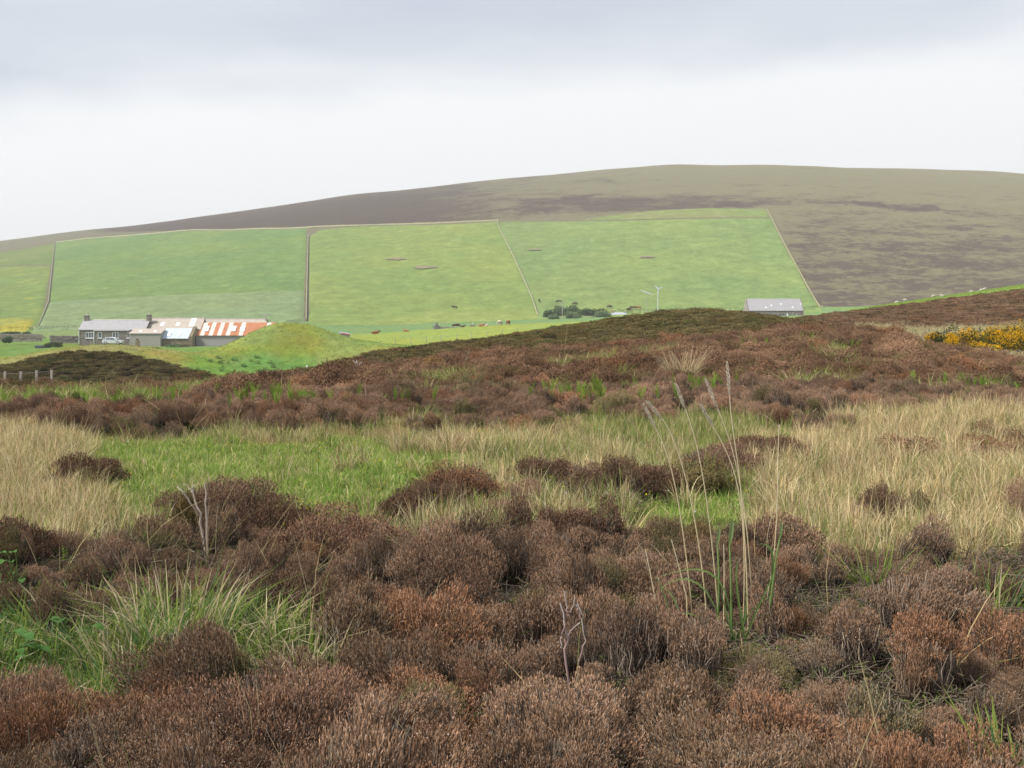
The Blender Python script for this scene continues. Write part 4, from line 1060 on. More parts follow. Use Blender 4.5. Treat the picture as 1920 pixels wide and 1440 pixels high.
# ------------------------------------------------------------------ the right hand barn, the far cottage, ruins, turbines
def more_buildings():
    Y = 400.0; S = Y / F
    o = empty('slate_barn', (wx(1404, Y), Y, EYE + (HZ - 596.5) / F * Y), 'long slate roofed barn behind the heather mound on the right', 'barn')
    Lx, D, wh, rh = 101 * S, 7.5, 2.6, 3.85
    gable_house(o, Lx, D, wh, rh, M_STONE, M_SLATE)
    for px, t0 in ((1436, .2), (1447, .38), (1465, .5), (1486, .22), (1503, .5)):
        sky_light(o, (px - 1404) * S, 0, D, wh, rh, .5, .45, t0)
    MB().box(52 * S, 66 * S, -.2, -.02, wh - .02, wh + .16).build('gutter', M_WHITEP, o)
    MB().prism([(70 * S, -.5), (74.5 * S, -.5), (74 * S, 1.1), (72.5 * S, 1.9), (71 * S, 1.2)], 1, -.08, .1).build('door', M_SKYL, o)
    MB().box(81 * S, 82.5 * S, -.9, -.7, -.5, 2.1).build('gate_post', M_WOOD, o)
    MB().box(57 * S, 60 * S, -.06, .1, .3, 1.5).box(63 * S, 65 * S, -.06, .1, .4, 1.4).build('window_opening', M_GLASS, o)
    for x in (-.35, Lx + .02): MB().prism([(-.25, -.5), (D + .25, -.5), (D + .25, wh + .05), (D / 2, wh + rh + .28), (-.25, wh + .05)], 0, x, x + .33).build('gable_coping', M_STONE, o)
    # far cottage by the trees
    Y = 472.0; S = Y / F
    o = empty('far_cottage', (wx(1147, Y), Y, EYE + (HZ - 601.5) / F * Y), 'small pale cottage with blue grey roof beside the tree clump', 'cottage')
    Lx, D, wh, rh = 28 * S, 5.0, 1.75, 1.5
    gable_house(o, Lx, D, wh, rh, M_PALEST, solid('blue_slate', (0.34, 0.38, 0.44), .6, .12))
    window(o, .5, .7, 1.0, 1.0, 1); window(o, 3.6, .7, 1.0, 1.0, 1)
    chimney(o, .5, D / 2, wh + rh - .3, .8, .7, .9, M_TERRA, M_TERRA); chimney(o, Lx - .4, D / 2, wh + rh - .3, .6, .6, .6)
    MB().box(.2, .8, -1.6, -.6, -.6, .75).build('porch', M_WHITEP, o); MB().box(-2.9, -.4, .3, 1.4, -.6, .8).build('garden_wall', M_WHITEP, o)
    # ruined bothy among the cattle
    Y = 365.0; S = Y / F
    o = empty('ruined_bothy', (wx(812, Y), Y, EYE + (HZ - 617.5) / F * Y), 'ruined stone bothy with a broken gable and pale wall among the cattle', 'ruin')
    MB().prism([(0, -.5), (2.1, -.5), (2.1, 1.0), (1.5, 1.25), (1.2, 2.2), (.6, 1.3), (0, 1.1)], 1, 0, 2.5).build('gable', M_STONE, o)
    MB().box(2.11, 7.0, .4, 1.0, -.5, .75).build('wall', M_PALEST, o)
    MB().tube((.35, -.4, -.5), (.35, -.4, 2.5), .09, .07, 6).build('post', M_GALV, o)
    o = empty('stone_trough_house', (wx(881, Y + 5), Y + 5, EYE + (HZ - 613.5) / F * (Y + 5)), 'low stone hut with a short pole, to the left of the cream cow', 'hut')
    MB().prism([(0, -.8), (1.7, -.8), (1.7, .5), (1.45, .75), (.25, .75), (0, .5)], 1, 0, 1.5).build('wall', M_STONE, o); MB().tube((.9, .2, .7), (.9, .2, 1.7), .07, .05, 6).build('pole', M_WHITEP, o)
    # utility pole in front of the trees
    Y = 462.0; o = empty('utility_pole', (wx(1054.5, Y), Y, EYE + (HZ - 597) / F * Y), 'pale utility pole standing in front of the tree clump', 'pole')
    MB().tube((0, 0, -.5), (0, 0, 7.0), .17, .13, 8).build('mast', M_WOOD, o); MB().box(-.7, .7, -.06, .06, 6.3, 6.45).build('cross_arm', M_WOOD, o)
    # wind turbines
    def turbine(px, pyb, Y, hub, blades_, rl, label, yaw, guy):
        o = empty('wind_turbine', (wx(px, Y), Y, EYE + (HZ - pyb) / F * Y), label, 'wind turbine', 'small wind turbines', 0)
        MB().tube((0, 0, -1.5), (0, 0, hub), .20 if not guy else .08, .12 if not guy else .06, 10).build('tower', M_TURB if not guy else M_GALV, o)
        n_ = empty_part('rotor', o, (0, 0, hub)); n_.rotation_euler = (0, 0, yaw)
        MB().tube((0, -.9, .12), (0, 1.0, .12), .30, .20, 10).build('nacelle', M_TURB, n_); MB().tube((0, -1.25, .12), (0, -.9, .12), .06, .24, 8).build('hub', M_TURB, n_)
        for a in blades_:
            V = []; dirv = np.array([math.sin(a), 0, math.cos(a)]); sd = np.array([math.cos(a), 0, -math.sin(a)])
            for t, w_ in ((.05, .10), (.22, .30), (1.0, .11)):
                for s1, th in ((-1, -.04), (1, -.04), (1, .04), (-1, .04)): V.append(tuple(dirv * t * rl + sd * s1 * w_ + np.array([0, -1.02 + th, .12])))
            MB().add(V, [(3, 2, 1, 0), (8, 9, 10, 11)] + [(k * 4 + i, k * 4 + (i + 1) % 4, k * 4 + 4 + (i + 1) % 4, k * 4 + 4 + i) for k in range(2) for i in range(4)]).build('blade', M_TURB, n_)
        if guy: MB().prism([(-.12, 0), (.12, 0), (.9, .55), (.8, .7)], 0, -.02, .02).build('tail_vane', M_TURB, n_)
    turbine(1233.5, 590, 470, 10.2, [R(-40), R(65), R(180)], 1.95, 'wind turbine with three blades on a white tower, right one of two', 0, False)
    turbine(1212, 592, 465, 9.1, [R(112), R(292)], 2.6, 'wind turbine on a thin grey mast with its blades in line, left one of two', 0, True)
more_buildings()

# ------------------------------------------------------------------ field walls and fences
def boundary(name, label, cat, pts, hgt, w, mat, post=None, step=1.0):
    """a dry stone wall or bank climbing the hill along photo points"""
    p = np.array(pts, float); n = 60
    s = np.linspace(0, 1, len(p)); u = np.linspace(0, 1, n)
    px = np.interp(u, s, p[:, 0]); py = np.interp(u, s, p[:, 1])
    Y = hillY(px, py); x = wx(px, Y); z = ground(x, Y)
    rng = np.random.default_rng(int(px[0]))
    d = np.stack([np.gradient(x), np.gradient(Y)], -1); d /= np.linalg.norm(d, axis=1, keepdims=True) + 1e-9
    nx, ny = -d[:, 1] * w / 2, d[:, 0] * w / 2
    hh = hgt * rng.uniform(.8, 1.15, n)
    V = np.concatenate([np.stack([x - nx, Y - ny, z - .8], -1), np.stack([x - nx * .7, Y - ny * .7, z + .5 + hh], -1), np.stack([x + nx * .7, Y + ny * .7, z + .5 + hh], -1), np.stack([x + nx, Y + ny, z - .8], -1)])
    Fq = np.concatenate([np.stack([np.arange(n - 1) + k * n, np.arange(1, n) + k * n, np.arange(1, n) + (k + 1) * n, np.arange(n - 1) + (k + 1) * n], -1) for k in range(3)])
    o = link(name, mesh_from(name, V, Fq, None, mat)); tag(o, label, cat)
    return o
M_BANK = solid('wall_bank', (0.24, 0.235, 0.13), 1.0, .35, .25)
boundary('field_wall', 'dry stone wall climbing between the dark pasture and the middle pasture', 'wall', [(574, 606), (576, 520), (578, 448)], .4, .6, M_BANK)
boundary('field_wall', 'thin wall between the middle pasture and the right pasture', 'wall', [(1010, 597), (998, 560), (958, 470), (932, 419)], .3, .5, M_BANK)
boundary('field_wall', 'bank along the right edge of the right pasture', 'wall', [(1543, 586), (1521, 550), (1483, 480), (1447, 411), (1438, 393)], .2, .7, solid('pale_bank', (0.22, 0.21, 0.11), 1.0, .35, .25))
boundary('field_wall', 'pale wall along the top of the dark pasture below the heather', 'wall', [(105, 450), (330, 437), (480, 431), (660, 429), (935, 417)], .3, .9, M_BANK)
boundary('field_wall', 'wall at the left edge of the pale crop field', 'wall', [(62, 632), (79, 596), (91, 566), (103, 450)], .2, .5, solid('pale_wall', (0.24, 0.23, 0.14), 1.0, .3, .25))
def fence(label, spots, hgt, w, wires=True, mat=M_WOOD, proud=0.0, group=None):
    o0 = gp(*spots[0]); o = empty('fence', o0, label, 'fence'); me = None; P = []
    for (px, Y) in spots:
        g = np.array(gp(px, Y)) - np.array(o0)
        if me is None: q = MB().box(-w / 2, w / 2, -w / 2, w / 2, -.3, hgt).build('post', mat, o); me = q.data
        else: q = link('post', me, o)
        q.location = g; q.rotation_euler = (random.Random(px).uniform(-.05, .05), random.Random(px + 1).uniform(-.06, .06), 0); P.append(g)
    if wires:
        for k in (.45, .92):
            m = MB()
            for a, b in zip(P[:-1], P[1:]): m.tube(a + np.array([0, 0, hgt * k]), b + np.array([0, 0, hgt * k]), .004, .004, 3)
            m.build('wire', M_GALV, o)
fence('row of pale fence posts on the left below the dark heather mound', [(-30, 57), (9, 57.5), (38.5, 58), (70, 58.5), (97, 59)], 1.2, .10)
fence('wire fence crossing the pasture behind the heather slope', [(684, 205), (713, 208), (741, 211), (770, 214), (799, 217), (827, 220), (856, 223), (885, 226), (913, 229), (942, 232), (970, 236)], 1.2, .12)
fence('short line of fence posts at the foot of the hill beyond the slate barn', [(1560, 300), (1584, 303), (1609, 300), (1633, 298)], 1.9, .16, True)
q = MB().box(-.07, .07, -.07, .07, -.3, .75).build('marker_post', M_WHITEP); q.location = gp(575.5, 108, .1); tag(q, 'short white marker post in the dip right of the green nettles', 'post')

# ------------------------------------------------------------------ plants built one by one
def px_top(px, ytop, H): return F * (EYE - H) / (ytop - HZ)
def heather_bush(px, Y, Rr, H, tint, label, seed, group=None, **kw):
    loc = gp(px, Y, -0.01); H = H * 0.84
    o = empty('heather_bush', loc, label, 'heather', group, rz=0.0)
    k = (Rr / 0.22) ** 2 * (0.6 if Y > 7 else 1.0); bare = 'stems' in kw
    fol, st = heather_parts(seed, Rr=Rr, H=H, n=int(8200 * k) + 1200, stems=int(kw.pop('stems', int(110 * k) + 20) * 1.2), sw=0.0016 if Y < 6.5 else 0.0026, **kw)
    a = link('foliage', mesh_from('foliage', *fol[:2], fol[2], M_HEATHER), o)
    b = link('stems', mesh_from('stems', *st[:2], st[2], M_HEATHER), o)
    a['tint'] = list(tint); b['tint'] = [1.9, 1.85, 1.8] if bare else [1.0, 1.0, 1.0]
    if bare: KEEPOUT.append((loc[0], loc[1] - Rr - .08, .22))
    KEEPOUT.append((loc[0], loc[1], Rr))
    return o
PK = (1.12, 1.05, 1.05); DK = (0.66, 0.62, 0.62); RU = (1.06, 0.90, 0.80); OL = (0.72, 0.84, 0.66); GR = (0.92, 1.05, 1.08); NM = (0.95, 0.95, 0.95); LT = (1.3, 1.28, 1.28)
BUSHES = [
    (1040, 3.95, .27, .35, LT, 'large pale brown heather bush at the bottom edge right of centre', {}),
    (1700, 5.5, .34, .42, NM, 'windswept heather bush with long bare grey stems in the right foreground', dict(stems=240, phimax=1.0, lean=(.35, -.1), grey=.2)),
    (1735, 4.75, .17, .37, RU, 'rust topped heather bush just below the windswept bush', dict(stems=110, phimax=1.05)),
    (1600, 4.95, .13, .36, NM, 'small rounded heather bush left of the rust topped bush, bare stems below', dict(stems=70, phimax=1.15)),
    (1450, 3.98, .23, .36, RU, 'rusty heather bush at the front with a dark hollow beneath it', {}),
    (1640, 4.1, .15, .37, OL, 'small olive grey heather bush with forked stems, front right', dict(stems=90, phimax=1.25, grey=.4)),
    (725, 3.55, .14, .30, NM, 'small heather bush at the bottom edge left of centre', {}),
    (820, 3.62, .13, .33, LT, 'pale tufted heather bush between the two front bushes', {}),
    (1185, 4.95, .17, .42, DK, 'tall dark open heather bush left of the tall grass', dict(stems=150, phimax=1.1, grey=.35)),
    (1300, 4.85, .15, .38, NM, 'round heather bush standing in front of the tall grass stems', dict(stems=80, phimax=1.2)),
    (890, 4.75, .19, .34, NM, 'reddish brown heather bush with a mossy foot near the centre', dict(rust=.5)),
    (888, 5.75, .13, .36, DK, 'small dark heather bush behind the reddish centre bush', {}),
    (1010, 5.45, .15, .40, DK, 'dark twisted heather bush above the bare white stems', dict(stems=70)),
    (520, 4.15, .40, .36, PK, 'broad pinkish brown heather dome in the left foreground', {}),
    (1800, 3.75, .20, .34, RU, 'rust brown heather bush in the bottom right corner area', {}),
    (420, 8.3, .42, .42, NM, 'brown heather hummock at the near edge of the green sward', dict(lean=(0, 0))),
    (505, 8.0, .34, .34, DK, 'dark heather hummock sloping down right of the bleached twig', {}),
    (865, 8.9, .30, .46, RU, 'highest heather hummock in the pale grass at the centre', {}),
    (800, 8.7, .24, .34, DK, 'dark heather clump on the left slope of the centre hummock', {}),
    (755, 8.4, .20, .26, DK, 'low heather clump at the green sward corner', {}),
    (640, 7.3, .42, .40, PK, 'wide heather mound below the green sward', {}),
    (970, 7.4, .10, .42, DK, 'slim upright dark heather bush in the pale grass', {}),
    (1050, 7.3, .17, .40, DK, 'dark ragged heather bush below the centre grass', {}),
    (1140, 7.3, .12, .42, DK, 'narrow dark heather bush right of the ragged bush', {}),
    (1460, 7.1, .28, .38, NM, 'heather bush at the near edge of the straw grass, right of the tall stems', {}),
    (1030, 9.9, .30, .36, DK, 'low wide heather hummock in the pale grass right of the highest hummock', {}),
    (1095, 9.5, .20, .38, NM, 'purplish heather clump in the pale grass, left one of a pair', {}),
    (1155, 9.6, .18, .40, DK, 'purplish heather clump in the pale grass, right one of a pair', {}),
    (1228, 9.3, .24, .36, DK, 'dark heather clump in the grass left of the tall stems', {}),
    (1345, 10.4, .38, .34, NM, 'long heather hummock behind the tall stems in the grass', {}),
    (1440, 11.4, .36, .34, DK, 'dark heather hummock at the back of the straw grass right of the tall stems', {}),
    (170, 9.9, .30, .30, DK, 'dark heather clump at the left end of the green sward', {}),
    (1890, 5.0, .20, .38, RU, 'heather bush cut by the right edge of the view', {}),
    (20, 6.6, .25, .36, DK, 'dark heather bush cut by the left edge of the view', {}),
]
for i, (px, Y, Rr, H, tint, lab, kw) in enumerate(BUSHES):
    heather_bush(px, Y, Rr, H, tint, lab, 900 + i, 'heather bushes that stand out in the foreground', **dict(kw))

def p3(px, py, Y): return np.array([wx(px, Y), Y, EYE + (HZ - py) / F * Y])
def smooth_path(pts, n):
    pts = np.array(pts); s = np.linspace(0, 1, len(pts)); u = np.linspace(0, 1, n)
    if len(pts) == 2: return np.stack([np.interp(u, s, pts[:, k]) for k in range(3)], -1)
    # quadratic/cubic fit through the points
    deg = min(len(pts) - 1, 3)
    return np.stack([np.polyval(np.polyfit(s, pts[:, k], deg), u) for k in range(3)], -1)
def one_tube(name, path, r0, r1, col, mat, parent, sides=5, tip=None):
    P = path[None]; k = path.shape[0]
    C = np.tile(np.array(col, float), (1, k, 1))
    if tip is not None: C = C * (1 - np.linspace(0, 1, k)[None, :, None]) + np.array(tip) * np.linspace(0, 1, k)[None, :, None]
    V, Fq, C = tubes(P, np.linspace(r0, r1, k)[None], C, sides)
    o = link(name, mesh_from(name, V, Fq, C, mat, smooth=True), parent); o['tint'] = [1.0, 1.0, 1.0]
    return o
def one_leaf(name, path, w, col, tip, parent, side=None, mat=None, prof_=None):
    k = len(path); t = np.linspace(0, 1, k)
    W = w * (prof_ if prof_ is not None else np.minimum(1, t * 5 + .5) * (1 - t ** 2.2) + 0.02)
    T = unit(path[-1] - path[0]); s = unit(np.cross(T, np.array([0.15, -1.0, 0.2]))) if side is None else unit(np.array(side, float))
    C = np.array(col) * (1 - t[:, None]) + np.array(tip) * t[:, None]
    # folded along the midrib
    up = unit(np.cross(s, T)) * 0.35
    V = np.concatenate([path - s * W[:, None] + up * W[:, None], path, path + s * W[:, None] + up * W[:, None]])
    i = np.arange(k - 1)
    Fq = np.concatenate([np.stack([i, i + k, i + k + 1, i + 1], -1), np.stack([i + k, i + 2 * k, i + 2 * k + 1, i + k + 1], -1)])
    o = link(name, mesh_from(name, V, Fq, np.concatenate([C, C, C]), mat or M_LEAF, smooth=True), parent); o['tint'] = [1.0, 1.0, 1.0]
    return o

def tall_grass():
    Y0 = 5.3
    base = np.array(gp(1385, Y0))
    root = empty('tall_grass_plant', base, 'tall flowering grass clump with pale seed heads and green leaves at its foot', 'grass plant')
    rng = np.random.default_rng(7)
    def loc(px, py, Y): return p3(px, py, Y) - base
    straw = (0.66, 0.55, 0.33); pale = (0.78, 0.70, 0.52)
    for dx_, dy_, r_ in ((0, -.02, .18), (-.02, -.24, .14), (-.28, -.10, .14)): KEEPOUT.append((base[0] + dx_, base[1] + dy_, r_))
    stems = [([(1302, 1190), (1275, 960), (1250, 850), (1228, 800)], 1, 46), ([(1328, 1190), (1300, 960), (1265, 830), (1240, 785)], 1, 44), ([(1350, 1195), (1328, 960), (1305, 830), (1284, 765)], 1, 48),
             ([(1392, 1210), (1394, 1000), (1375, 880), (1337, 800)], 1, 46), ([(1412, 1215), (1400, 990), (1375, 850), (1345, 765)], 1, 58), ([(1404, 1215), (1393, 960), (1378, 830), (1368, 740)], 1, 60),
             ([(1418, 1215), (1450, 1050), (1458, 920), (1461, 796)], 0, 0), ([(1245, 1225), (1228, 1120), (1210, 1030)], 0, 0), ([(1290, 1130), (1275, 1070), (1259, 1012)], 0, 0), ([(1357, 1150), (1358, 1080), (1357, 1020)], 0, 0)]
    for q, (pts, head, hl) in enumerate(stems):
        Y = Y0 + rng.uniform(-0.07, 0.07)
        path = smooth_path([loc(a, b, Y) for a, b in pts], 14)
        path[0, 2] = min(path[0, 2], -0.02 + 0 * path[0, 2])
        st = one_tube('stem', path, 0.0033, 0.0018, straw, M_GRASS, root, 5, pale)
        if head:
            tipd = unit(path[-1] - path[-3]); ln = hl / F * Y
            n = 170; t = np.sort(rng.uniform(0, 1, n)); ang = rng.uniform(0, 2 * np.pi, n)
            ref = unit(np.cross(tipd, [0, 1, 0])); ref2 = np.cross(tipd, ref)
            rad = 0.0055 * np.sin(np.pi * np.clip(t * 0.94 + 0.04, 0, 1)) ** 0.7
            pos = path[-1] + tipd * (t * ln)[:, None] + (np.cos(ang) * rad)[:, None] * ref + (np.sin(ang) * rad)[:, None] * ref2
            d = unit(tipd + 0.35 * (np.cos(ang)[:, None] * ref + np.sin(ang)[:, None] * ref2))
            V, Fq, C = shoots(rng, pos + d * 0.010, d, 0.015, 0.0022, np.array((0.62, 0.53, 0.40)), np.array((0.85, 0.77, 0.62)), 1.0, 0.9)
            hd_ = link('seed_head', mesh_from('seed_head', V, Fq, C, M_GRASS), st); hd_['tint'] = [1., 1., 1.]
    G1, G2 = (0.14, 0.22, 0.065), (0.27, 0.38, 0.13)
    for pts, w in (([(1372, 1210), (1371, 1100), (1368, 1020)], .011), ([(1345, 1190), (1348, 1090), (1345, 1020)], .008), ([(1440, 1190), (1450, 1090), (1462, 1010)], .007)):
        path = smooth_path([loc(a, b, Y0 - 0.05) for a, b in pts], 8)
        st = one_tube('green_stem', path, 0.006, 0.0035, G1, M_LEAF, root, 5, G2)
        t = np.linspace(0, 1, 7); end = path[-1]
        hp = end + np.array([0.012, 0, 0.10]) * t[:, None] * (0.8 if w < .01 else 1.1)
        one_leaf('green_spike', hp, w, G2, (0.26, 0.33, 0.16), st, prof_=np.sin(np.pi * np.clip(t * .9 + .08, 0, 1)) ** .7)
    leaves = [([(1370, 1190), (1345, 1085), (1285, 1068), (1225, 1085)], .007), ([(1355, 1180), (1310, 1095), (1260, 1090), (1222, 1120)], .006), ([(1440, 1120), (1448, 1040), (1432, 1020), (1412, 1020)], .009),
              ([(1395, 1210), (1425, 1130), (1450, 1075), (1452, 1030)], .007), ([(1380, 1215), (1405, 1150), (1440, 1120), (1462, 1115)], .006), ([(1372, 1215), (1395, 1160), (1398, 1100)], .010),
              ([(1378, 1218), (1390, 1180), (1435, 1165)], .007), ([(1400, 1220), (1420, 1200), (1438, 1190)], .006), ([(1360, 1215), (1330, 1170), (1290, 1150), (1240, 1160)], .007),
              ([(1260, 1230), (1240, 1180), (1216, 1140)], .007), ([(1265, 1235), (1275, 1170), (1262, 1120), (1235, 1100)], .007), ([(1250, 1230), (1230, 1200), (1210, 1195)], .008), ([(1270, 1235), (1300, 1190), (1310, 1130)], .008),
              ([(1250, 1235), (1258, 1170), (1240, 1100), (1228, 1090)], .006), ([(1280, 1235), (1235, 1215), (1215, 1222)], .007), ([(1400, 1220), (1385, 1130), (1380, 1070), (1392, 1040)], .008), ([(1385, 1220), (1362, 1150), (1352, 1100)], .008)]
    for pts, w in leaves:
        Y = Y0 + rng.uniform(-0.12, 0.05)
        v = rng.uniform(0.85, 1.25)
        one_leaf('leaf', smooth_path([loc(a, b, Y) for a, b in pts], 10), w * .68, tuple(np.array(G1) * v), tuple(np.array(G2) * v), root)
    for q in range(26):     # dead leaves curled round the foot
        a = rng.uniform(0, 2 * np.pi); ln = rng.uniform(0.05, 0.13)
        o_ = np.array([math.cos(a), math.sin(a), 0]) * ln
        st = np.array([rng.uniform(-.03, .06), rng.uniform(-.05, .03), 0.02])
        one_leaf('dead_leaf', smooth_path([st, st + o_ * .6 + np.array([0, 0, .08]), st + o_ + np.array([0, 0, rng.uniform(0, .06)])], 7), 0.0035, (0.45, 0.37, 0.2), (0.6, 0.53, 0.38), root)
    for px_, Y_ in ((1260, 5.15), (1235, 5.2)): KEEPOUT.append((wx(px_, Y_), Y_, 0.1))
tall_grass()

def tussock(px, Y, n, root_r, hgt, lean, bend, cols, w, label, seed, name='grass_tussock', group='grass tussocks in the foreground'):
    rng = np.random.default_rng(seed)
    V, Fq, C = blades(rng, n, root_r, hgt, w, lean, bend, cols)
    o = link(name, mesh_from(name, V, Fq, C, M_GRASS), None, gp(px, Y))
    o['tint'] = [1.0, 1.0, 1.0]
    tag(o, label, 'grass', group); KEEPOUT.append((o.location.x, o.location.y, root_r + 0.05))
FRESH = [cw(GREEN, 2.5), cw(SEAG, 2), cw(LIME, 4), cw(PALE, 4), cw(STRAW, 1.5)]
tussock(330, 5.12, 420, .20, .40, .45, .35, FRESH, .0036, 'large green and straw grass tussock in the left foreground', 11)
tussock(235, 4.95, 200, .15, .33, .4, .35, FRESH, .0036, 'lower green tussock merging with the left side of the large tussock', 12)
tussock(575, 5.02, 260, .20, .30, .5, .5, [cw(GREEN, 2), cw(LIME, 2), cw(PALE, 5), cw(STRAW, 2)], .0036, 'pale bleached grass tussock right of the large green tussock', 13)
tussock(655, 4.75, 160, .13, .20, .7, .7, [cw(LIME, 1), cw(PALE, 5), cw(STRAW, 2)], .0034, 'flattened dead grass tuft at the right end of the bleached tussock', 14)
tussock(1905, 3.85, 60, .09, .36, .35, .3, [cw(SEAG, 2), cw(LIME, 6)], .0058, 'broad bladed bright green grass in the bottom right corner', 15)
tussock(1850, 5.9, 150, .14, .34, .35, .35, [cw(SEAG, 3), cw(LIME, 4), cw(PALE, 1)], .0034, 'fresh green tussock behind the windswept heather at the right', 16)
tussock(830, 7.1, 150, .14, .40, .55, .5, [cw(STRAW, 4), cw(PALE, 1), cw(REDDRY, 2), cw(OLIVE, 1)], .0034, 'arching tawny tussock under the centre hummock', 17)
tussock(1280, 23.0, 260, .26, .80, .35, .3, [cw(STRAW, 4), cw(PALE, 3), cw(REDDRY, 1)], .006, 'lone straw coloured tussock on the middle heather slope', 18)
tussock(1640, 6.4, 60, .10, .34, .4, .3, [cw(LIME, 4), cw(GREEN, 2), cw(PALE, 1)], .0034, 'thin green tuft among the heather behind the windswept bush', 19)
tussock(150, 5.35, 240, .22, .30, .6, .5, FRESH, .0034, 'loose yellow green tussock between the left edge and the large tussock', 21)
tussock(450, 5.15, 240, .20, .30, .6, .5, FRESH, .0034, 'loose green and straw tussock between the large and the bleached tussock', 22)
tussock(60, 5.3, 200, .22, .26, .5, .5, [cw(SEAG, 4), cw(GREEN, 2), cw(LIME, 2)], .0036, 'soft green grass clump at the left edge', 20)

def twig_thing(name, base, limbs, label, cat, c0, c1, r):
    root = empty(name, base, label, cat)
    for q, (pts, rr) in enumerate(limbs):
        path = smooth_path([p - np.array(base) for p in pts], 9)
        rng = np.random.default_rng(q + 3); path[1:-1] += rng.normal(0, r * 0.9, (7, 3)) * np.array([1, 1, .4])
        one_tube('trunk' if q == 0 else 'branch', path, rr, rr * 0.5, c0, M_HEATHER, root, 5, c1)
    return root
B1 = gp(385, 7.15)
Yt = 7.15
twig_thing('dead_twig', B1, [([np.array(B1), p3(378, 985, Yt), p3(368, 945, Yt), p3(358, 916, Yt)], .0085), ([p3(372, 966, Yt), p3(352, 935, Yt - .05), p3(333, 912, Yt - .05)], .006),
    ([p3(366, 935, Yt), p3(361, 920, Yt), p3(366, 908, Yt)], .005), ([np.array(gp(388, 7.1)), p3(386, 960, 7.1), p3(384, 906, 7.1)], .007), ([p3(358, 918, Yt), p3(350, 910, Yt), p3(345, 908, Yt)], .003)],
    'bleached forked dead twig sticking out of the left heather', 'twig', (0.42, 0.33, 0.27), (0.62, 0.54, 0.47), .004)
B2 = gp(674, 27.0)
twig_thing('dead_sapling', B2, [([np.array(B2), p3(671, 693, 27), p3(668, 676, 27)], .035), ([p3(670, 690, 27), p3(675, 682, 27), p3(679, 679, 27)], .02), ([p3(669, 686, 27), p3(665, 679, 27), p3(663, 675, 27)], .018), ([p3(671, 697, 27), p3(666, 693, 27)], .014)],
    'small bleached dead sapling standing on the heather ridge', 'sapling', (0.40, 0.34, 0.28), (0.60, 0.54, 0.47), .01)
B3 = gp(1066, 4.72)
Ys = 4.72
twig_thing('bare_heather_stem', B3, [([np.array(B3), p3(1062, 1225, Ys), p3(1060, 1175, Ys), p3(1050, 1130, Ys)], .006), ([p3(1063, 1215, Ys), p3(1068, 1185, Ys), p3(1088, 1165, Ys), p3(1082, 1130, Ys)], .0042),
    ([p3(1082, 1260, Ys - .04), p3(1093, 1215, Ys - .04), p3(1097, 1190, Ys - .04), p3(1090, 1160, Ys - .04)], .004), ([p3(1056, 1160, Ys), p3(1070, 1148, Ys), p3(1078, 1118, Ys)], .0035), ([p3(1060, 1172, Ys), p3(1052, 1200, Ys - .03), p3(1056, 1215, Ys - .03)], .004),
    ([p3(1070, 1148, Ys), p3(1062, 1140, Ys), p3(1060, 1108, Ys)], .0045), ([p3(1090, 1160, Ys), p3(1084, 1142, Ys), p3(1079, 1135, Ys)], .0045)],
    'twisted bare whitish and reddish heather stems right of centre', 'stem', (0.26, 0.15, 0.13), (0.46, 0.41, 0.37), .004)
for dy_ in (-.05, -.28, -.5): KEEPOUT.append((B3[0] + .03, B3[1] + dy_, .14))

def herb(px, Y, n, size, label, seed):
    rng = np.random.default_rng(seed)
    base = np.array(gp(px, Y)); root = empty('broadleaf_herb', base, label, 'plant')
    for i in range(n):
        a = rng.uniform(0, 2 * np.pi); r = rng.uniform(.02, size * 2.6); z = rng.uniform(.10, .26)
        out = np.array([math.cos(a), math.sin(a), 0]); c = out * r + np.array([0, 0, z]); ln = size * rng.uniform(.7, 1.3)
        st = one_tube('leaf_stalk', smooth_path([out * r * .2, out * r * .6 + np.array([0, 0, z * .75]), c], 6), .003, .002, (0.13, 0.2, 0.06), M_LEAF, root, 4)
        t = np.linspace(0, 1, 8); path = c + out * (t * ln)[:, None] + np.array([0, 0, 1.0]) * (0.35 * ln * t - 0.55 * ln * t ** 2)[:, None]
        v = rng.uniform(.8, 1.25)
        lf = one_leaf('leaf', path, ln * .42, tuple(np.array((0.10, 0.20, 0.06)) * v), tuple(np.array((0.13, 0.25, 0.075)) * v), root, side=np.cross(out, [0, 0, 1]), prof_=np.sin(np.pi * np.clip(t * .94 + .04, 0, 1)) ** .6)
herb(20, 4.95, 13, .062, 'broad leaved green herb at the left edge below the soft grass', 31)
herb(112, 5.0, 5, .055, 'small herb with rounded leaves beside the dark hollow on the left', 32)
herb(35, 5.9, 10, .05, 'leafy green herb at the left edge above the soft grass', 33)

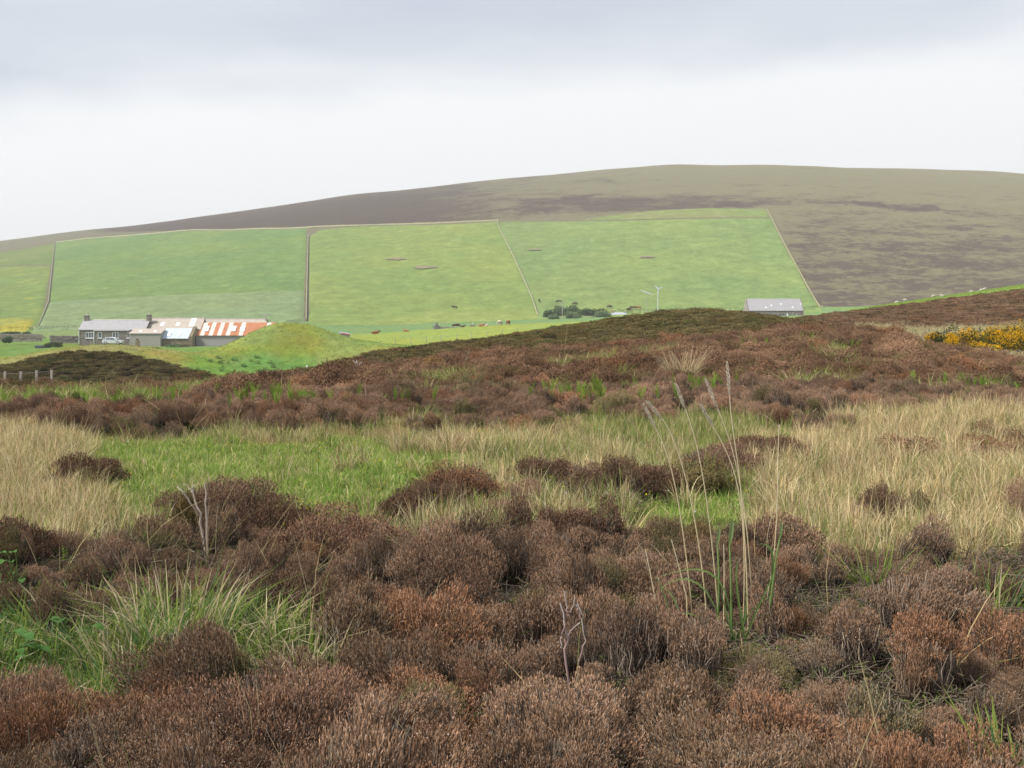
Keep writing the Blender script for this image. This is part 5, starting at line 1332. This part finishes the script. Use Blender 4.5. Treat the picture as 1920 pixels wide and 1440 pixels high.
# ------------------------------------------------------------------ plant cover
def cover():
    rng = np.random.default_rng(1)
    # near heather
    x, y = jgrid(rng, -420, 2340, 2.75, 9.0, 0.20)
    xe, ye = rng.uniform(-3.2, 3.2, 700), rng.uniform(1.9, 4.6, 700); m_ = (np.abs(xe) > 0.62 * np.maximum(ye, 2.75)) | ((ye < 2.7) & (np.hypot(xe, ye) > 2.0)); x = np.concatenate([x, xe[m_]]); y = np.concatenate([y, ye[m_]])
    z = zone(x, y)
    k = rng.uniform(0, 1, len(x))
    keep = (z == 0) | ((z == 2) & (k < 0.10)) | ((z == 1) & (k < 0.035)) | ((z == 4) & (k < 0.06)) | (z == 5)
    keep &= clear_of(x, y, 0.75) & ~((fbm(x / 0.36, y / 0.36, 141, 2) > 0.655) & (y < 8.2))
    x, y = x[keep], y[keep]
    rot, scl, idx = attrs(rng, len(x), 'heather_near', 0.55, 1.25, 0.2, (0.75, 1.15))
    scl[:, 0] *= rng.uniform(.8, 1.35, len(x)); scl[:, 1] *= rng.uniform(.8, 1.2, len(x))
    lowp = fbm(x / 1.1, y / 1.1, 63, 2)
    scl *= (0.50 + 0.62 * lowp)[:, None]; scl = np.minimum(scl, 1.05); scl[:, 2] *= rng.uniform(0.8, 1.45, len(x))
    t = heath_tint(rng, x, y)
    scatter('heather', 'brown foreground heather in a dense springy carpet', np.stack([x, y, ground(x, y) - 0.02], -1), rot, scl, idx, t, 'heather_near')
    x, y = jgrid(rng, -900, 2820, 1.6, 9.5, 0.13)
    z = zone(x, y); keep = (z == 0) | (z == 2); x, y = x[keep], y[keep]
    rot, scl, idx = attrs(rng, len(x), 'litter', 0.8, 1.4, 0.1)
    scatter('heather_litter', 'dead twigs and moss on the ground under the heather', np.stack([x, y, ground(x, y)], -1), rot, scl, idx, np.ones((len(x), 3)) * rng.uniform(.7, 1.2, (len(x), 1)), 'litter')
    # heather of the middle slope
    x, y = jgrid(rng, -420, 2340, 8.8, 60, lambda Y: 0.32 + 0.18 * sstep(Y, 20, 45))
    z = zone(x, y); k = rng.uniform(0, 1, len(x))
    clump = fbm(x / 1.4, y / 1.4, 88, 2)
    keep = ((z == 0) & ((y < 24) | far_heath(x, y))) | ((z == 2) & (clump > 0.54) & (k < .8)) | ((z == 1) & (clump > 0.64) & (k < .7)) | ((z == 5) & (clump < 0.40)) | ((z == 3) & (clump > 0.80))
    keep &= clear_of(x, y, 0.6)
    keep &= ~((y > 13) & (y < 60) & (fbm(x / 1.7, y / 2.4, 14, 2) > 0.69)) & ~((y > 14) & (y < 32) & (960 + F * x / y < 380) & (fbm(x / 1.1, y / 1.1, 15, 2) > 0.50))
    x, y, z = x[keep], y[keep], z[keep]
    nb = (y < 21) & (z == 0)
    XN, YN = x[nb], y[nb]
    XN = np.concatenate([XN + rng.uniform(-.2, .2, len(XN)) for _ in range(3)]); YN = np.concatenate([YN + rng.uniform(-.2, .2, len(YN)) for _ in range(3)])
    rot, scl, idx = attrs(rng, len(XN), 'heather_near', 0.65, 1.25, 0.16, (0.75, 1.15)); scl *= (0.5 + 0.85 * fbm(XN / 1.0, YN / 1.0, 67, 2))[:, None]
    scatter('heather', 'brown heather clumps at the near foot of the middle slope', np.stack([XN, YN, ground(XN, YN) - 0.03], -1), rot, scl, idx, heath_tint(rng, XN, YN) * (0.70 + 1.0 * fbm(XN / 1.5, YN / 1.5, 19, 2))[:, None], 'heather_near')
    x, y, z = x[~nb], y[~nb], z[~nb]
    rot, scl, idx = attrs(rng, len(x), 'heather_mid', 0.5, 1.1, 0.14, (0.85, 1.4))
    scl *= (1 + 0.15 * sstep(y, 15, 40))[:, None]
    scl *= (0.55 + 0.95 * fbm(x / 1.6, y / 1.6, 67, 2))[:, None]
    scl[z > 0] *= 0.62
    t = heath_tint(rng, x, y)
    t *= (0.70 + 0.8 * fbm(x / 1.8, y / 1.8, 19, 2))[:, None]
    scatter('heather', 'lumpy brown heather covering the middle slope', np.stack([x, y, ground(x, y) - 0.03], -1), rot, scl, idx, t, 'heather_mid')
    # smooth heather mounds behind
    x, y = jgrid(rng, -420, 2340, 57, 140, lambda Y: 0.62 + 0.12 * sstep(Y, 60, 120))
    keep = far_heath(x, y); x, y = x[keep], y[keep]
    px = 960 + F * x / y
    rot, scl, idx = attrs(rng, len(x), 'heather_far', 0.7, 1.15, 0.08, (0.7, 1.1))
    t = heath_tint(rng, x, y) * np.array((0.86, 0.90, 0.86))
    olive = (1 - sstep(px, 1480, 1560))[:, None] * (0.60 + 0.4 * fbm(x / 7, y / 7, 5, 2))[:, None]
    t = t * (1 - olive) + olive * np.array((0.72, 0.95, 0.62)) * t
    scatter('heather', 'smooth dark heather on the low mounds before the farm', np.stack([x, y, ground(x, y) - 0.05], -1), rot, scl, idx, t, 'heather_far')
    # grasses
    x, y = jgrid(rng, -420, 2340, 6.0, 22, 0.105)
    z = zone(x, y); ok = clear_of(x, y, 0.8); k = rng.uniform(0, 1, len(x))
    dn = fbm(x / 1.2, y / 1.2, 29, 3); gy = fbm(x / 2.2, y / 2.2, 33, 2)
    def put(name, label, m, cname, lo, hi, tf):
        X, Yv = x[m], y[m]
        rot, scl, idx = attrs(rng, len(X), cname, lo, hi, 0.12, (0.8, 1.2))
        if cname == 'grass_dry':        # the far strip above the sward is shorter
            pxx = 960 + F * X / Yv; scl *= (1 - 0.42 * ((Yv > 12.6) & (pxx > 130) & (pxx < 1500)))[:, None]
        scatter(name, label, np.stack([X, Yv, ground(X, Yv) - 0.01], -1), rot, scl, idx, tf(X, Yv), cname)
    def tv(lo, hi, green=0.0):
        def f(X, Yv):
            v = rng.uniform(lo, hi, (len(X), 1)) * np.ones((1, 3))
            g = sstep(fbm(X / 2.0, Yv / 2.0, 71, 2), 0.42, 0.62)[:, None] * green
            return v * (1 - g + g * np.array((0.72, 1.0, 0.7)))
        return f
    mdry = ok & ((z == 1) & (k < 0.75) | (z == 2) & (k < 0.25 + 0.2 * dn) & (gy > 0.42) | (z == 3) & (k < 0.02))
    put('dry_grass', 'tall straw coloured grass in the hollow', mdry, 'grass_dry', 0.42, 0.85, tv(1.1, 1.5, 0.05))
    mmix = ok & ((z == 2) & (k > 0.35) | (z == 1) & (k > 0.72) | (z == 5) & (k < 0.35) | (z == 3) & (k < 0.05))
    mid_g = ok & (z == 0) & (y > 12) & (fbm(x / 0.8, y / 0.8, 123, 2) > 0.60) & (k < 0.35)
    XG, YG = jgrid(rng, -420, 2340, 20, 34, 0.3); px_ = 960 + F * XG / YG; kk = fbm(XG / 1.3, YG / 1.3, 131, 2)
    mg = (kk > 0.64 - 0.20 * (1 - sstep(px_, 250, 480))) & far_heath(XG, YG); XG, YG = XG[mg], YG[mg]
    rot, scl, idx = attrs(rng, len(XG), 'grass_mixed', 0.9, 1.4, 0.12); scl[:, :2] *= 1.5
    scatter('moor_grass', 'green and straw grass tufts growing through the middle heather', np.stack([XG, YG, ground(XG, YG) + .06], -1), rot, scl, idx, rng.uniform(.95, 1.35, (len(XG), 1)) * np.ones((1, 3)), 'grass_mixed')
    mmix = mmix | mid_g
    put('mixed_grass', 'green and straw grass growing between the heather clumps', mmix, 'grass_mixed', 0.5, 0.9, tv(0.9, 1.35))
    msw = ok & ((z == 3))
    put('green_sward', 'short bright green grass lawn in the hollow', msw, 'grass_sward', 0.45, 0.8, tv(1.15, 1.6, 0.05))
    x, y = jgrid(rng, -420, 2340, 3.6, 6.6, 0.075)
    z = zone(x, y); ok = clear_of(x, y, 0.55); k = rng.uniform(0, 1, len(x))
    put('lush_grass', 'green grass filling the left foreground hollow', ok & (z == 4), 'grass_lush', 0.5, 1.0, tv(0.8, 1.2))
    # single dead stalks through the heather
    x, y = jgrid(rng, -420, 2340, 3.0, 34, lambda Y: 0.22 + 0.018 * Y)
    z = zone(x, y); k = rng.uniform(0, 1, len(x)); px = 960 + F * x / y
    keep = (z == 0) & (k < 0.16 + 0.40 * (fbm(x / 0.9, y / 0.9, 99, 2) > 0.55) + 0.40 * (px < 650))
    x, y = x[keep], y[keep]
    rot, scl, idx = attrs(rng, len(x), 'dead_stalk', 0.7, 1.4, 0.3); scl[:, :2] *= (1 + 0.045 * np.maximum(y - 6, 0))[:, None]
    scatter('dead_grass_stalks', 'thin dead grass stalks poking out of the heather', np.stack([x, y, ground(x, y)], -1), rot, scl, idx, np.ones((len(x), 3)) * rng.uniform(.8, 1.15, (len(x), 1)), 'dead_stalk')
    # bright fern patches
    xs, ys = [], []
    for px_, Y_, sx, sy, n in ((120, 18.0, 1.0, .7, 110), (30, 19.5, .6, .5, 50), (230, 20.5, .8, .7, 60), (250, 24.0, .9, .9, 50), (60, 27, .6, .8, 30), (1100, 15.6, .42, .35, 40), (1060, 17, .3, .3, 14), (505, 17.0, .35, .3, 26), (540, 15.8, .3, .3, 22),
                               (1265, 17.5, .4, .3, 34), (1310, 19.5, .3, .3, 22), (1840, 20.0, .45, .35, 60), (1550, 33.0, .8, .8, 60), (1600, 35, .8, .8, 50), (1500, 37, .6, .6, 30), (1395, 31, .3, .4, 16),
                               (600, 15.6, .4, .3, 20), (470, 21, .5, .5, 26), (430, 26, .7, .7, 34), (380, 23, .6, .6, 22), (730, 16.2, .3, .3, 14), (150, 6.2, .10, .1, 3), (1650, 6.3, .1, .1, 4), (1690, 3.6, .08, .08, 3), (1745, 3.5, .06, .06, 3), (1610, 3.5, .05, .05, 2), (100, 8.2, .15, .1, 10), (880, 4.55, .08, .03, 3), (350, 28, 1.5, 1.2, 34), (480, 29, 1.2, 1.2, 30)):
        n = max(3, int(n * 0.6)); xs.append(wx(px_, Y_) + rng.normal(0, sx, n)); ys.append(Y_ + rng.normal(0, sy, n))
    x = np.concatenate(xs); y = np.concatenate(ys)
    rot, scl, idx = attrs(rng, len(x), 'fern', 0.7, 1.3, 0.2)
    scl *= (0.42 + 0.34 * sstep(y, 8, 16))[:, None]
    scatter('ferns', 'bright yellow green fern fronds in the heather', np.stack([x, y, ground(x, y) + 0.16 * sstep(y, 8, 14)], -1), rot, scl, idx, np.ones((len(x), 3)) * rng.uniform(.8, 1.3, (len(x), 1)), 'fern')
cover()

# ------------------------------------------------------------------ trees, bushes, gorse
def leaf_cloud(rng, n, lobes, size, cols):
    """leaf faces through the volume of several lobes (x, y, z, rx, rz)"""
    lob = np.array(lobes, float); vol = lob[:, 3] ** 2 * lob[:, 4]; li = rng.choice(len(lob), n, p=vol / vol.sum())
    u = unit(rng.normal(size=(n, 3))); r = rng.beta(4, 1.3, n)[:, None]
    pos = lob[li, :3] + u * r * np.stack([lob[li, 3], lob[li, 3], lob[li, 4]], -1)
    a = unit(rng.normal(size=(n, 3)) + u * 0.4); b = unit(np.cross(a, rng.normal(size=(n, 3))))
    s = size * rng.uniform(.6, 1.4, n)[:, None]
    V = np.stack([pos - b * s, pos + a * s * .55, pos + b * s, pos - a * s * .55], 1).reshape(-1, 3)
    cl = fbm(pos[:, 0] * 1.3 / max(size * 3, .1) * .3, pos[:, 2] * 1.3 / max(size * 3, .1) * .3 + pos[:, 1], 5, 2)
    t = np.clip(rng.uniform(-.25, .25, n) + cl, 0, 1)[:, None]
    c = np.array(cols[0]) * (1 - t) + np.array(cols[1]) * t
    return V, (np.arange(n) * 4)[:, None] + np.arange(4)[None, :], np.repeat(c, 4, axis=0)
def tree(px, pyb, Y, w, h_, label, cols, seed, name='tree', group='trees beside the far cottage', n=950, trunk=True, cat='tree', size=.42):
    rng = np.random.default_rng(seed); s = Y / F; W = w * s / 2; H = h_ * s
    root = empty(name, (wx(px, Y), Y, EYE + (HZ - pyb) / F * Y), label, cat, group)
    lob = [(rng.uniform(-.55, .55) * W, rng.uniform(-.5, .5) * W, H * rng.uniform(.42, .74), W * rng.uniform(.38, .6), H * rng.uniform(.2, .3)) for _ in range(7)] + [(0, 0, H * .55, W * .7, H * .38), (-.5 * W, 0, H * .3, W * .5, H * .28), (.5 * W, 0, H * .3, W * .5, H * .28)]
    V, Fq, C = leaf_cloud(rng, n, lob, size, cols)
    cr = link('crown' if trunk else 'foliage', mesh_from('crown', V, Fq, C, M_LEAF), root); cr['tint'] = [1., 1., 1.]
    if trunk:
        m = MB(); m.tube((0, 0, -.4), (rng.uniform(-.2, .2), 0, H * .35), .22, .15, 7)
        for q in range(4):
            a = rng.uniform(0, 6.28); m.tube((0, 0, H * .3), (math.cos(a) * W * .5, math.sin(a) * W * .5, H * .68), .11, .04, 5)
        m.build('trunk', M_WOOD, root)
    return root
DG = ((0.06, 0.10, 0.045), (0.16, 0.22, 0.095)); MG = ((0.10, 0.16, 0.065), (0.22, 0.29, 0.13)); LG = ((0.15, 0.21, 0.095), (0.28, 0.34, 0.17)); YG = ((0.11, 0.17, 0.05), (0.21, 0.26, 0.075))
Yt = 474
for i, (px, pyb, w, h_, cols, dY, lab) in enumerate([
        (1029, 600, 24, 21, MG, 0, 'small dark tree at the left end of the tree clump'), (1049, 600, 36, 29, MG, 3, 'tallest dark tree behind the pale utility pole'), (1070, 600, 34, 29, MG, 5, 'broad green tree right of the tallest dark tree'),
        (1075, 602, 34, 19, LG, -6, 'pale green rounded tree in front of the tree clump'), (1092, 601, 26, 24, MG, 2, 'narrow green tree in the middle of the tree clump'), (1104, 600, 30, 22, DG, 0, 'dark low tree under the flat topped tree'),
        (1122, 601, 46, 25, YG, 6, 'flat topped yellow green tree at the back of the clump'), (1128, 602, 40, 20, LG, -5, 'wide pale green tree next to the far cottage'), (1038, 601, 22, 12, LG, -7, 'low pale bush at the left foot of the tree clump')]):
    tree(px, pyb, Yt + dY, w, h_, lab, cols, 40 + i)
tree(14, 644.5, 236, 19, 15, 'round dark bush at the left edge in front of the pale wall', DG, 60, 'bush', 'bushes round the farm', 700, False, 'bush', .2)
tree(287, 661, 216, 20, 11, 'low dark green bush in front of the blue roofed shed', DG, 61, 'bush', 'bushes round the farm', 600, False, 'bush', .16)
tree(98, 652, 214, 40, 11, 'straggling olive bush on the grass bank left of the cottage', ((0.06, 0.08, 0.03), (0.15, 0.16, 0.07)), 62, 'bush', 'bushes round the farm', 800, False, 'bush', .18)
tree(22, 630, 268, 46, 9, 'left part of the low dark hedge behind the pale wall', DG, 63, 'hedge', 'hedge behind the pale wall', 700, False, 'hedge', .25)
tree(50, 630, 268, 22, 8, 'right end of the low dark hedge behind the pale wall', MG, 64, 'hedge', 'hedge behind the pale wall', 400, False, 'hedge', .25)
tree(325, 651, 241, 34, 6, 'strip of green weeds at the foot of the stone shed', MG, 65, 'weeds', 'bushes round the farm', 400, False, 'weeds', .15)
def gorse(px, Y, Rr, H, fl, label, seed):
    Rr *= 1.15; H *= 1.35
    rng = np.random.default_rng(seed); root = empty('gorse_bush', gp(px, Y, -.05), label, 'gorse', 'gorse bushes in flower on the right')
    lob = [(rng.uniform(-.6, .6) * Rr, rng.uniform(-.6, .6) * Rr, H * rng.uniform(.3, .62), Rr * rng.uniform(.3, .5), H * rng.uniform(.25, .36)) for _ in range(9)] + [(0, 0, H * .3, Rr * .85, H * .35)]
    V, Fq, C = leaf_cloud(rng, 2600, lob, .055, ((0.035, 0.055, 0.02), (0.10, 0.13, 0.045)))
    o = link('foliage', mesh_from('foliage', V, Fq, C, M_LEAF), root); o['tint'] = [1., 1., 1.]
    lob2 = [(a, b, c + .03, d * 1.05, e * 1.08) for a, b, c, d, e in lob[:fl]]
    V, Fq, C = leaf_cloud(rng, 2600, lob2, .042, ((0.66, 0.36, 0.012), (0.82, 0.52, 0.02)))
    o = link('flowers', mesh_from('flowers', V, Fq, C, M_LEAF), root); o['tint'] = [1., 1., 1.]
    m = MB()
    for q in range(6): a = rng.uniform(0, 6.28); m.tube((0, 0, -.1), (math.cos(a) * Rr * .5, math.sin(a) * Rr * .5, H * .5), .03, .015, 5)
    m.build('stems', M_WOOD, root)
for i, a in enumerate([(1765, 65, .95, .95, 3, 'leftmost gorse bush, mostly green, at the edge of the gorse thicket'), (1812, 66.5, 1.2, 1.25, 6, 'gorse bush with orange yellow flowers, second from the left of the thicket'),
                       (1838, 62, .85, .75, 8, 'small low gorse bush in full flower at the front of the thicket'), (1868, 67, 1.2, 1.25, 6, 'gorse bush with a dark gap, in the middle of the thicket'), (1893, 63.5, 1.25, 1.25, 8, 'full golden gorse bush in front near the right edge'),
                       (1918, 68, 1.4, 1.7, 8, 'tallest golden gorse bush at the right edge'), (1968, 65, 1.4, 1.5, 7, 'gorse bush beyond the right edge of the view')]): gorse(*a, 80 + i)

# rough grass on the barrow, the banks and the hollow, nettles in the dip
for i in range(4):
    rng = np.random.default_rng(750 + i)
    V, Fq, C = blades(rng, 16, .28, .30, .022, .3, .4, [cw(GREEN, 3), cw(LIME, 4), cw(OLIVE, 2), cw(STRAW, 1.6)], segs=2)
    add_proto('grass_far', mesh_from('grass_far', V, Fq, C, M_GRASS))
for i in range(3):
    rng = np.random.default_rng(770 + i)
    V, Fq, C = leaf_cloud(rng, 110, [(0, 0, .3, .55, .32)], .11, ((0.19, 0.31, 0.085), (0.29, 0.42, 0.14)))
    add_proto('nettle', mesh_from('nettle', V, Fq, C, M_LEAF))
def far_cover():
    rng = np.random.default_rng(5)
    x, y = jgrid(rng, -300, 2250, 58, 200, lambda Y: .52 + .1 * sstep(Y, 60, 150)); px = 960 + F * x / y
    bar = bump(x, y, 535, 150, 9.5, 11, 2.4); k = rng.uniform(0, 1, len(x))
    keep = (~far_heath(x, y)) & ~((px > 1480) & (y < 92)) & ((bar > .12) | (px < 620) & (y > 108) & (y < 140) | (px < 420) & (y < 160) | (px > 1480) & (y < 190)) & (k < .75) & (y < 190)
    x, y, px = x[keep], y[keep], px[keep]
    rot, scl, idx = attrs(rng, len(x), 'grass_far', .5, .95, .1)
    c = ground_color(x, y); c = c / c.max(axis=1, keepdims=True)
    t = (0.35 + 0.9 * c / np.array((.78, 1.0, .32))) * rng.uniform(.85, 1.15, (len(x), 1)) * 1.15
    scatter('rough_grass', 'rough yellow green grass on the barrow and banks', np.stack([x, y, ground(x, y) - .02], -1), rot, scl, idx, t, 'grass_far')
    X, Y = jgrid(rng, 1480, 2250, 54, 92, .55); m = ~far_heath(X, Y); X, Y = X[m], Y[m]
    rot, scl, idx = attrs(rng, len(X), 'grass_dry', .8, 1.2, .1); scl[:, :2] *= 3.5
    scatter('straw_grass', 'straw coloured rough grass in the hollow round the gorse', np.stack([X, Y, ground(X, Y) - .02], -1), rot, scl, idx, np.ones((len(X), 3)) * rng.uniform(.85, 1.2, (len(X), 1)) * np.array((.95, 1., 1.)), 'grass_dry')
    n = 60
    px = rng.uniform(352, 590, n); Y = rng.uniform(112, 137, n); x = wx(px, Y)
    m = (px > 352 + (Y - 112) * 1.2) & (px < 600 - (Y - 112) * 3.6); x, Y = x[m], Y[m]
    rot, scl, idx = attrs(rng, len(x), 'nettle', .4, .75, .1)
    scatter('nettles', 'bright green nettle bed in the dip before the barrow', np.stack([x, Y, ground(x, Y)], -1), rot, scl, idx, np.ones((len(x), 3)) * rng.uniform(.75, 1.2, (len(x), 1)), 'nettle')
    # buttercups and cotton grass heads dotted over the sward
    for name, lab, nn, col, sz in (('buttercups', 'tiny yellow buttercups dotted over the green grass', 90, (0.70, 0.56, 0.02), .008), ('cotton_grass', 'tiny white cotton grass heads over the green hollow', 22, (0.7, 0.7, 0.66), .008)):
        px = np.concatenate([rng.uniform(180, 1500, nn * 3)]); py = rng.uniform(830, 990, nn * 3); Y = F * EYE / (py - HZ); x = wx(px, Y)
        z = zone(x, Y); m = ((z == 3) | (z == 2)); x, Y = x[m][:nn], Y[m][:nn]
        if name == 'buttercups':
            ex = wx(rng.normal(572, 22, 26), 8.0); x = np.concatenate([x, ex]); Y = np.concatenate([Y, 8.0 + rng.normal(0, .2, 26)])
        pos = np.stack([x, Y, ground(x, Y) + rng.uniform(.14, .24, len(x))], -1); parts = []
        for q in range(3):
            d = unit(rng.normal(size=(len(x), 3))); parts.append(shoots(rng, pos + d * sz, d, sz * 2, sz * .8, np.array(col), np.array(col), 1., 1.))
        st = ribbons(np.stack([np.stack([x, Y, ground(x, Y)], -1), pos], 1), np.full((len(x), 2), .0015), np.tile([1., 0, 0], (len(x), 1)), np.tile(np.array((.12, .2, .05)), (len(x), 2, 1)))
        V, Fq, C = join(parts + [st]); o = link(name, mesh_from(name, V, Fq, C, M_LEAF)); o['tint'] = [1., 1., 1.]; tag(o, lab, None, None, 'stuff')
far_cover()

# ------------------------------------------------------------------ cattle and sheep
def skinned(name, verts, edges, radii, root_i=0):
    me = bpy.data.meshes.new(name); me.from_pydata(verts, edges, [])
    o = bpy.data.objects.new(name, me); COL.objects.link(o)
    sk = o.modifiers.new('skin', 'SKIN'); sk.use_smooth_shade = True
    for i, r in enumerate(radii): me.skin_vertices[0].data[i].radius = (r, r)
    me.skin_vertices[0].data[root_i].use_root = True
    ss = o.modifiers.new('sub', 'SUBSURF'); ss.levels = 1; ss.render_levels = 1
    dg = bpy.context.evaluated_depsgraph_get(); ev = o.evaluated_get(dg)
    out = bpy.data.meshes.new_from_object(ev); out.name = name
    bpy.data.objects.remove(o); bpy.data.meshes.remove(me)
    return out
def animal(kind):
    if kind == 'graze' or kind == 'stand':
        v = [(-.75, 0, 1.03), (-.1, 0, .98), (.55, 0, 1.02), (.92, 0, 1.02)] + ([(1.22, 0, .58), (1.42, 0, .20)] if kind == 'graze' else [(1.22, 0, 1.28), (1.62, 0, 1.10)])
        r = [.31, .37, .34, .22, .15, .09]
        e = [(0, 1), (1, 2), (2, 3), (3, 4), (4, 5)]
    else:                                                     # lying
        v = [(-.75, 0, .42), (-.1, 0, .44), (.5, 0, .48), (.85, 0, .62), (1.1, 0, .88), (1.45, 0, .74)]
        r = [.34, .40, .36, .22, .15, .09]; e = [(0, 1), (1, 2), (2, 3), (3, 4), (4, 5)]
    def chain(a, pts, rr):
        for p, q in zip(pts, rr): v.append(p); r.append(q); e.append((a, len(v) - 1)); a = len(v) - 1
    for s in (-1, 1):
        if kind == 'lie':
            chain(0, [(-.55, s * .42, .30), (-.15, s * .50, .12), (-.55, s * .55, .07)], [.17, .09, .05]); chain(2, [(.55, s * .30, .25), (.9, s * .34, .09), (.65, s * .38, .06)], [.14, .07, .05])
        else:
            chain(0, [(-.78, s * .22, .80), (-.62, s * .23, .60), (-.86, s * .23, .38), (-.80, s * .23, .03)], [.17, .13, .065, .06]); chain(2, [(.52, s * .21, .72), (.54, s * .21, .40), (.52, s * .21, .03)], [.14, .07, .06])
        chain(4, [(v[4][0] - .05, s * .24, v[4][2] + .10)], [.04])
    chain(0, [(-1.08, 0, v[0][2] - .05), (-1.14, 0, max(.12, v[0][2] - .6))], [.04, .03])
    return skinned('cow_body', v, e, r)
def sheep_mesh(lying=False):
    z = .34 if lying else .62
    v = [(-.35, 0, z), (0, 0, z + .02), (.32, 0, z), (.52, 0, z + .12 if lying else z - .02), (.70, 0, z + .10 if lying else z - .25)]; r = [.24, .28, .25, .14, .08]; e = [(0, 1), (1, 2), (2, 3), (3, 4)]
    for s in (-1, 1):
        for a, x in ((0, -.36), (2, .32)):
            n = len(v); v.append((x, s * .13, z * .45)); r.append(.07); e.append((a, n)); v.append((x + (.12 if lying else 0), s * .14, .03)); r.append(.04); e.append((n, n + 1))
    return skinned('sheep_body', v, e, r)
CM = {k: animal(k) for k in ('graze', 'stand', 'lie')}
def coat(name, c, legs=None, face=None):
    m, t = new_mat(name); co = N(t, 'ShaderNodeTexCoord'); sp = N(t, 'ShaderNodeSeparateXYZ'); L(t, co.outputs['Object'], sp.inputs[0])
    nz = N(t, 'ShaderNodeTexNoise'); nz.inputs['Scale'].default_value = 2.2; L(t, co.outputs['Object'], nz.inputs['Vector'])
    col = mix_col(t, nz.outputs[0], tuple(x * .75 for x in c), tuple(min(1, x * 1.2) for x in c))
    if legs:
        zz = math_node(t, 'ADD', sp.outputs[2], math_node(t, 'MULTIPLY', nz.outputs[0], .35)); col = mix_col(t, ramp01(t, zz, .62, .72), (*legs, 1), col)
    if face: col = mix_col(t, ramp01(t, sp.outputs[0], 1.18, 1.26), col, (*face, 1))
    out_diffuse(t, col); return m
COATS = {'red': coat('red_coat', (0.30, 0.105, 0.04)), 'brown': coat('brown_white_coat', (0.105, 0.045, 0.03), (0.6, 0.55, 0.5), (0.6, 0.55, 0.5)), 'cream': coat('cream_coat', (0.66, 0.56, 0.42)), 'tan': coat('tan_coat', (0.46, 0.25, 0.12), None, (0.7, 0.62, 0.52)), 'dark': coat('dark_coat', (0.085, 0.04, 0.03)), 'wool': coat('wool', (0.58, 0.54, 0.46))}
MESHES = {}
def beast(name, cat, mesh_, c, px, Y, rz, label, group, sc=1.0, pyb=None):
    key = (mesh_.name, c)
    if key not in MESHES:
        me = mesh_.copy(); me.materials.clear(); me.materials.append(COATS[c]); MESHES[key] = me
    x = wx(px, Y); o = link(name, MESHES[key], None, (x, Y, float(ground(x, Y)) + (.33 if Y > 484 else 0)), rz); o.scale = (sc,) * 3
    tag(o, label, cat, group)
HERD = 'cattle in the pastures'
for (px, Y, pose, c, rz, sc, lab) in [
        (703, 335, 'lie', 'red', 0, 1.15, 'red brown cow lying at the left end of the herd'), (762, 338, 'lie', 'tan', 3.1, .9, 'pale tan calf lying left of the ruined bothy'), (855, 331, 'graze', 'brown', 0, 1.1, 'dark brown cow with white legs grazing by the ruined bothy'),
        (867, 350, 'lie', 'dark', 0, .7, 'small dark calf lying just behind the grazing brown cow'), (902, 342, 'lie', 'tan', 0, 1.0, 'tan cow lying between the stone hut and the cream cow'), (912.5, 341, 'lie', 'cream', 1.2, .7, 'small white calf lying beside the tan cow'),
        (936.5, 333, 'graze', 'cream', 1.15, 1.25, 'cream white cow grazing, largest of the herd'), (953, 338, 'graze', 'red', 1.3, 1.15, 'red cow seen from behind right of the cream cow')]:
    beast('cow', 'cow', CM[pose], c, px, Y, rz, lab, HERD, sc)
for (px, py, pose, c, rz, lab) in [(852.5, 581, 'stand', 'dark', 3.1, 'brown cow alone high in the middle pasture'), (1011, 568, 'stand', 'dark', 1.57, 'dark cow seen end on by the thin field wall'), (1048, 570, 'graze', 'dark', 3.1, 'dark brown cow above the utility pole'),
                                   (1077.5, 574, 'graze', 'dark', .2, 'dark cow right of the pole above the trees'), (1142.5, 580, 'graze', 'brown', .3, 'dark cow above the wide pale tree'), (1186.5, 590, 'stand', 'brown', 3.0, 'brown cow right of the far cottage roof'),
                                   (1178.5, 595, 'lie', 'dark', 0, 'dark cow lying right beside the far cottage wall'), (1197, 596, 'stand', 'red', 2.9, 'red brown cow at the edge of the heather mound')]:
    Yh = float(hillY(px, py)[0]); beast('cow', 'cow', CM[pose], c, px, max(Yh, 486), rz, lab, HERD, 1.1)
SH = [sheep_mesh(), sheep_mesh(True)]; SH[0].name = 'sheep_standing'; SH[1].name = 'sheep_lying'
for (px, Y, ly, rz, lab) in [(1680, 180, 1, 0, 'leftmost white sheep lying on the green ridge'), (1698, 183, 0, 3.1, 'white sheep second from the left on the green ridge'), (1750, 186, 0, .1, 'white sheep grazing halfway up the green ridge'), (1767, 172, 1, 3.0, 'low white sheep in front of the halfway sheep'),
                             (1820, 186, 1, 0, 'small white sheep lying left of the pair near the top'), (1839, 182, 1, .3, 'lamb in the pair highest on the green ridge'), (1846, 185, 0, .2, 'ewe in the pair highest on the green ridge'),
                             (1493, 380, 1, 0, 'white sheep in front of the slate barn door'), (1514, 382, 1, 3, 'white sheep at the right corner of the slate barn'), (1522, 390, 0, 0, 'white sheep farthest right by the slate barn')]:
    beast('sheep', 'sheep', SH[ly], 'wool', px, Y, rz, lab, 'sheep on the right', .64)
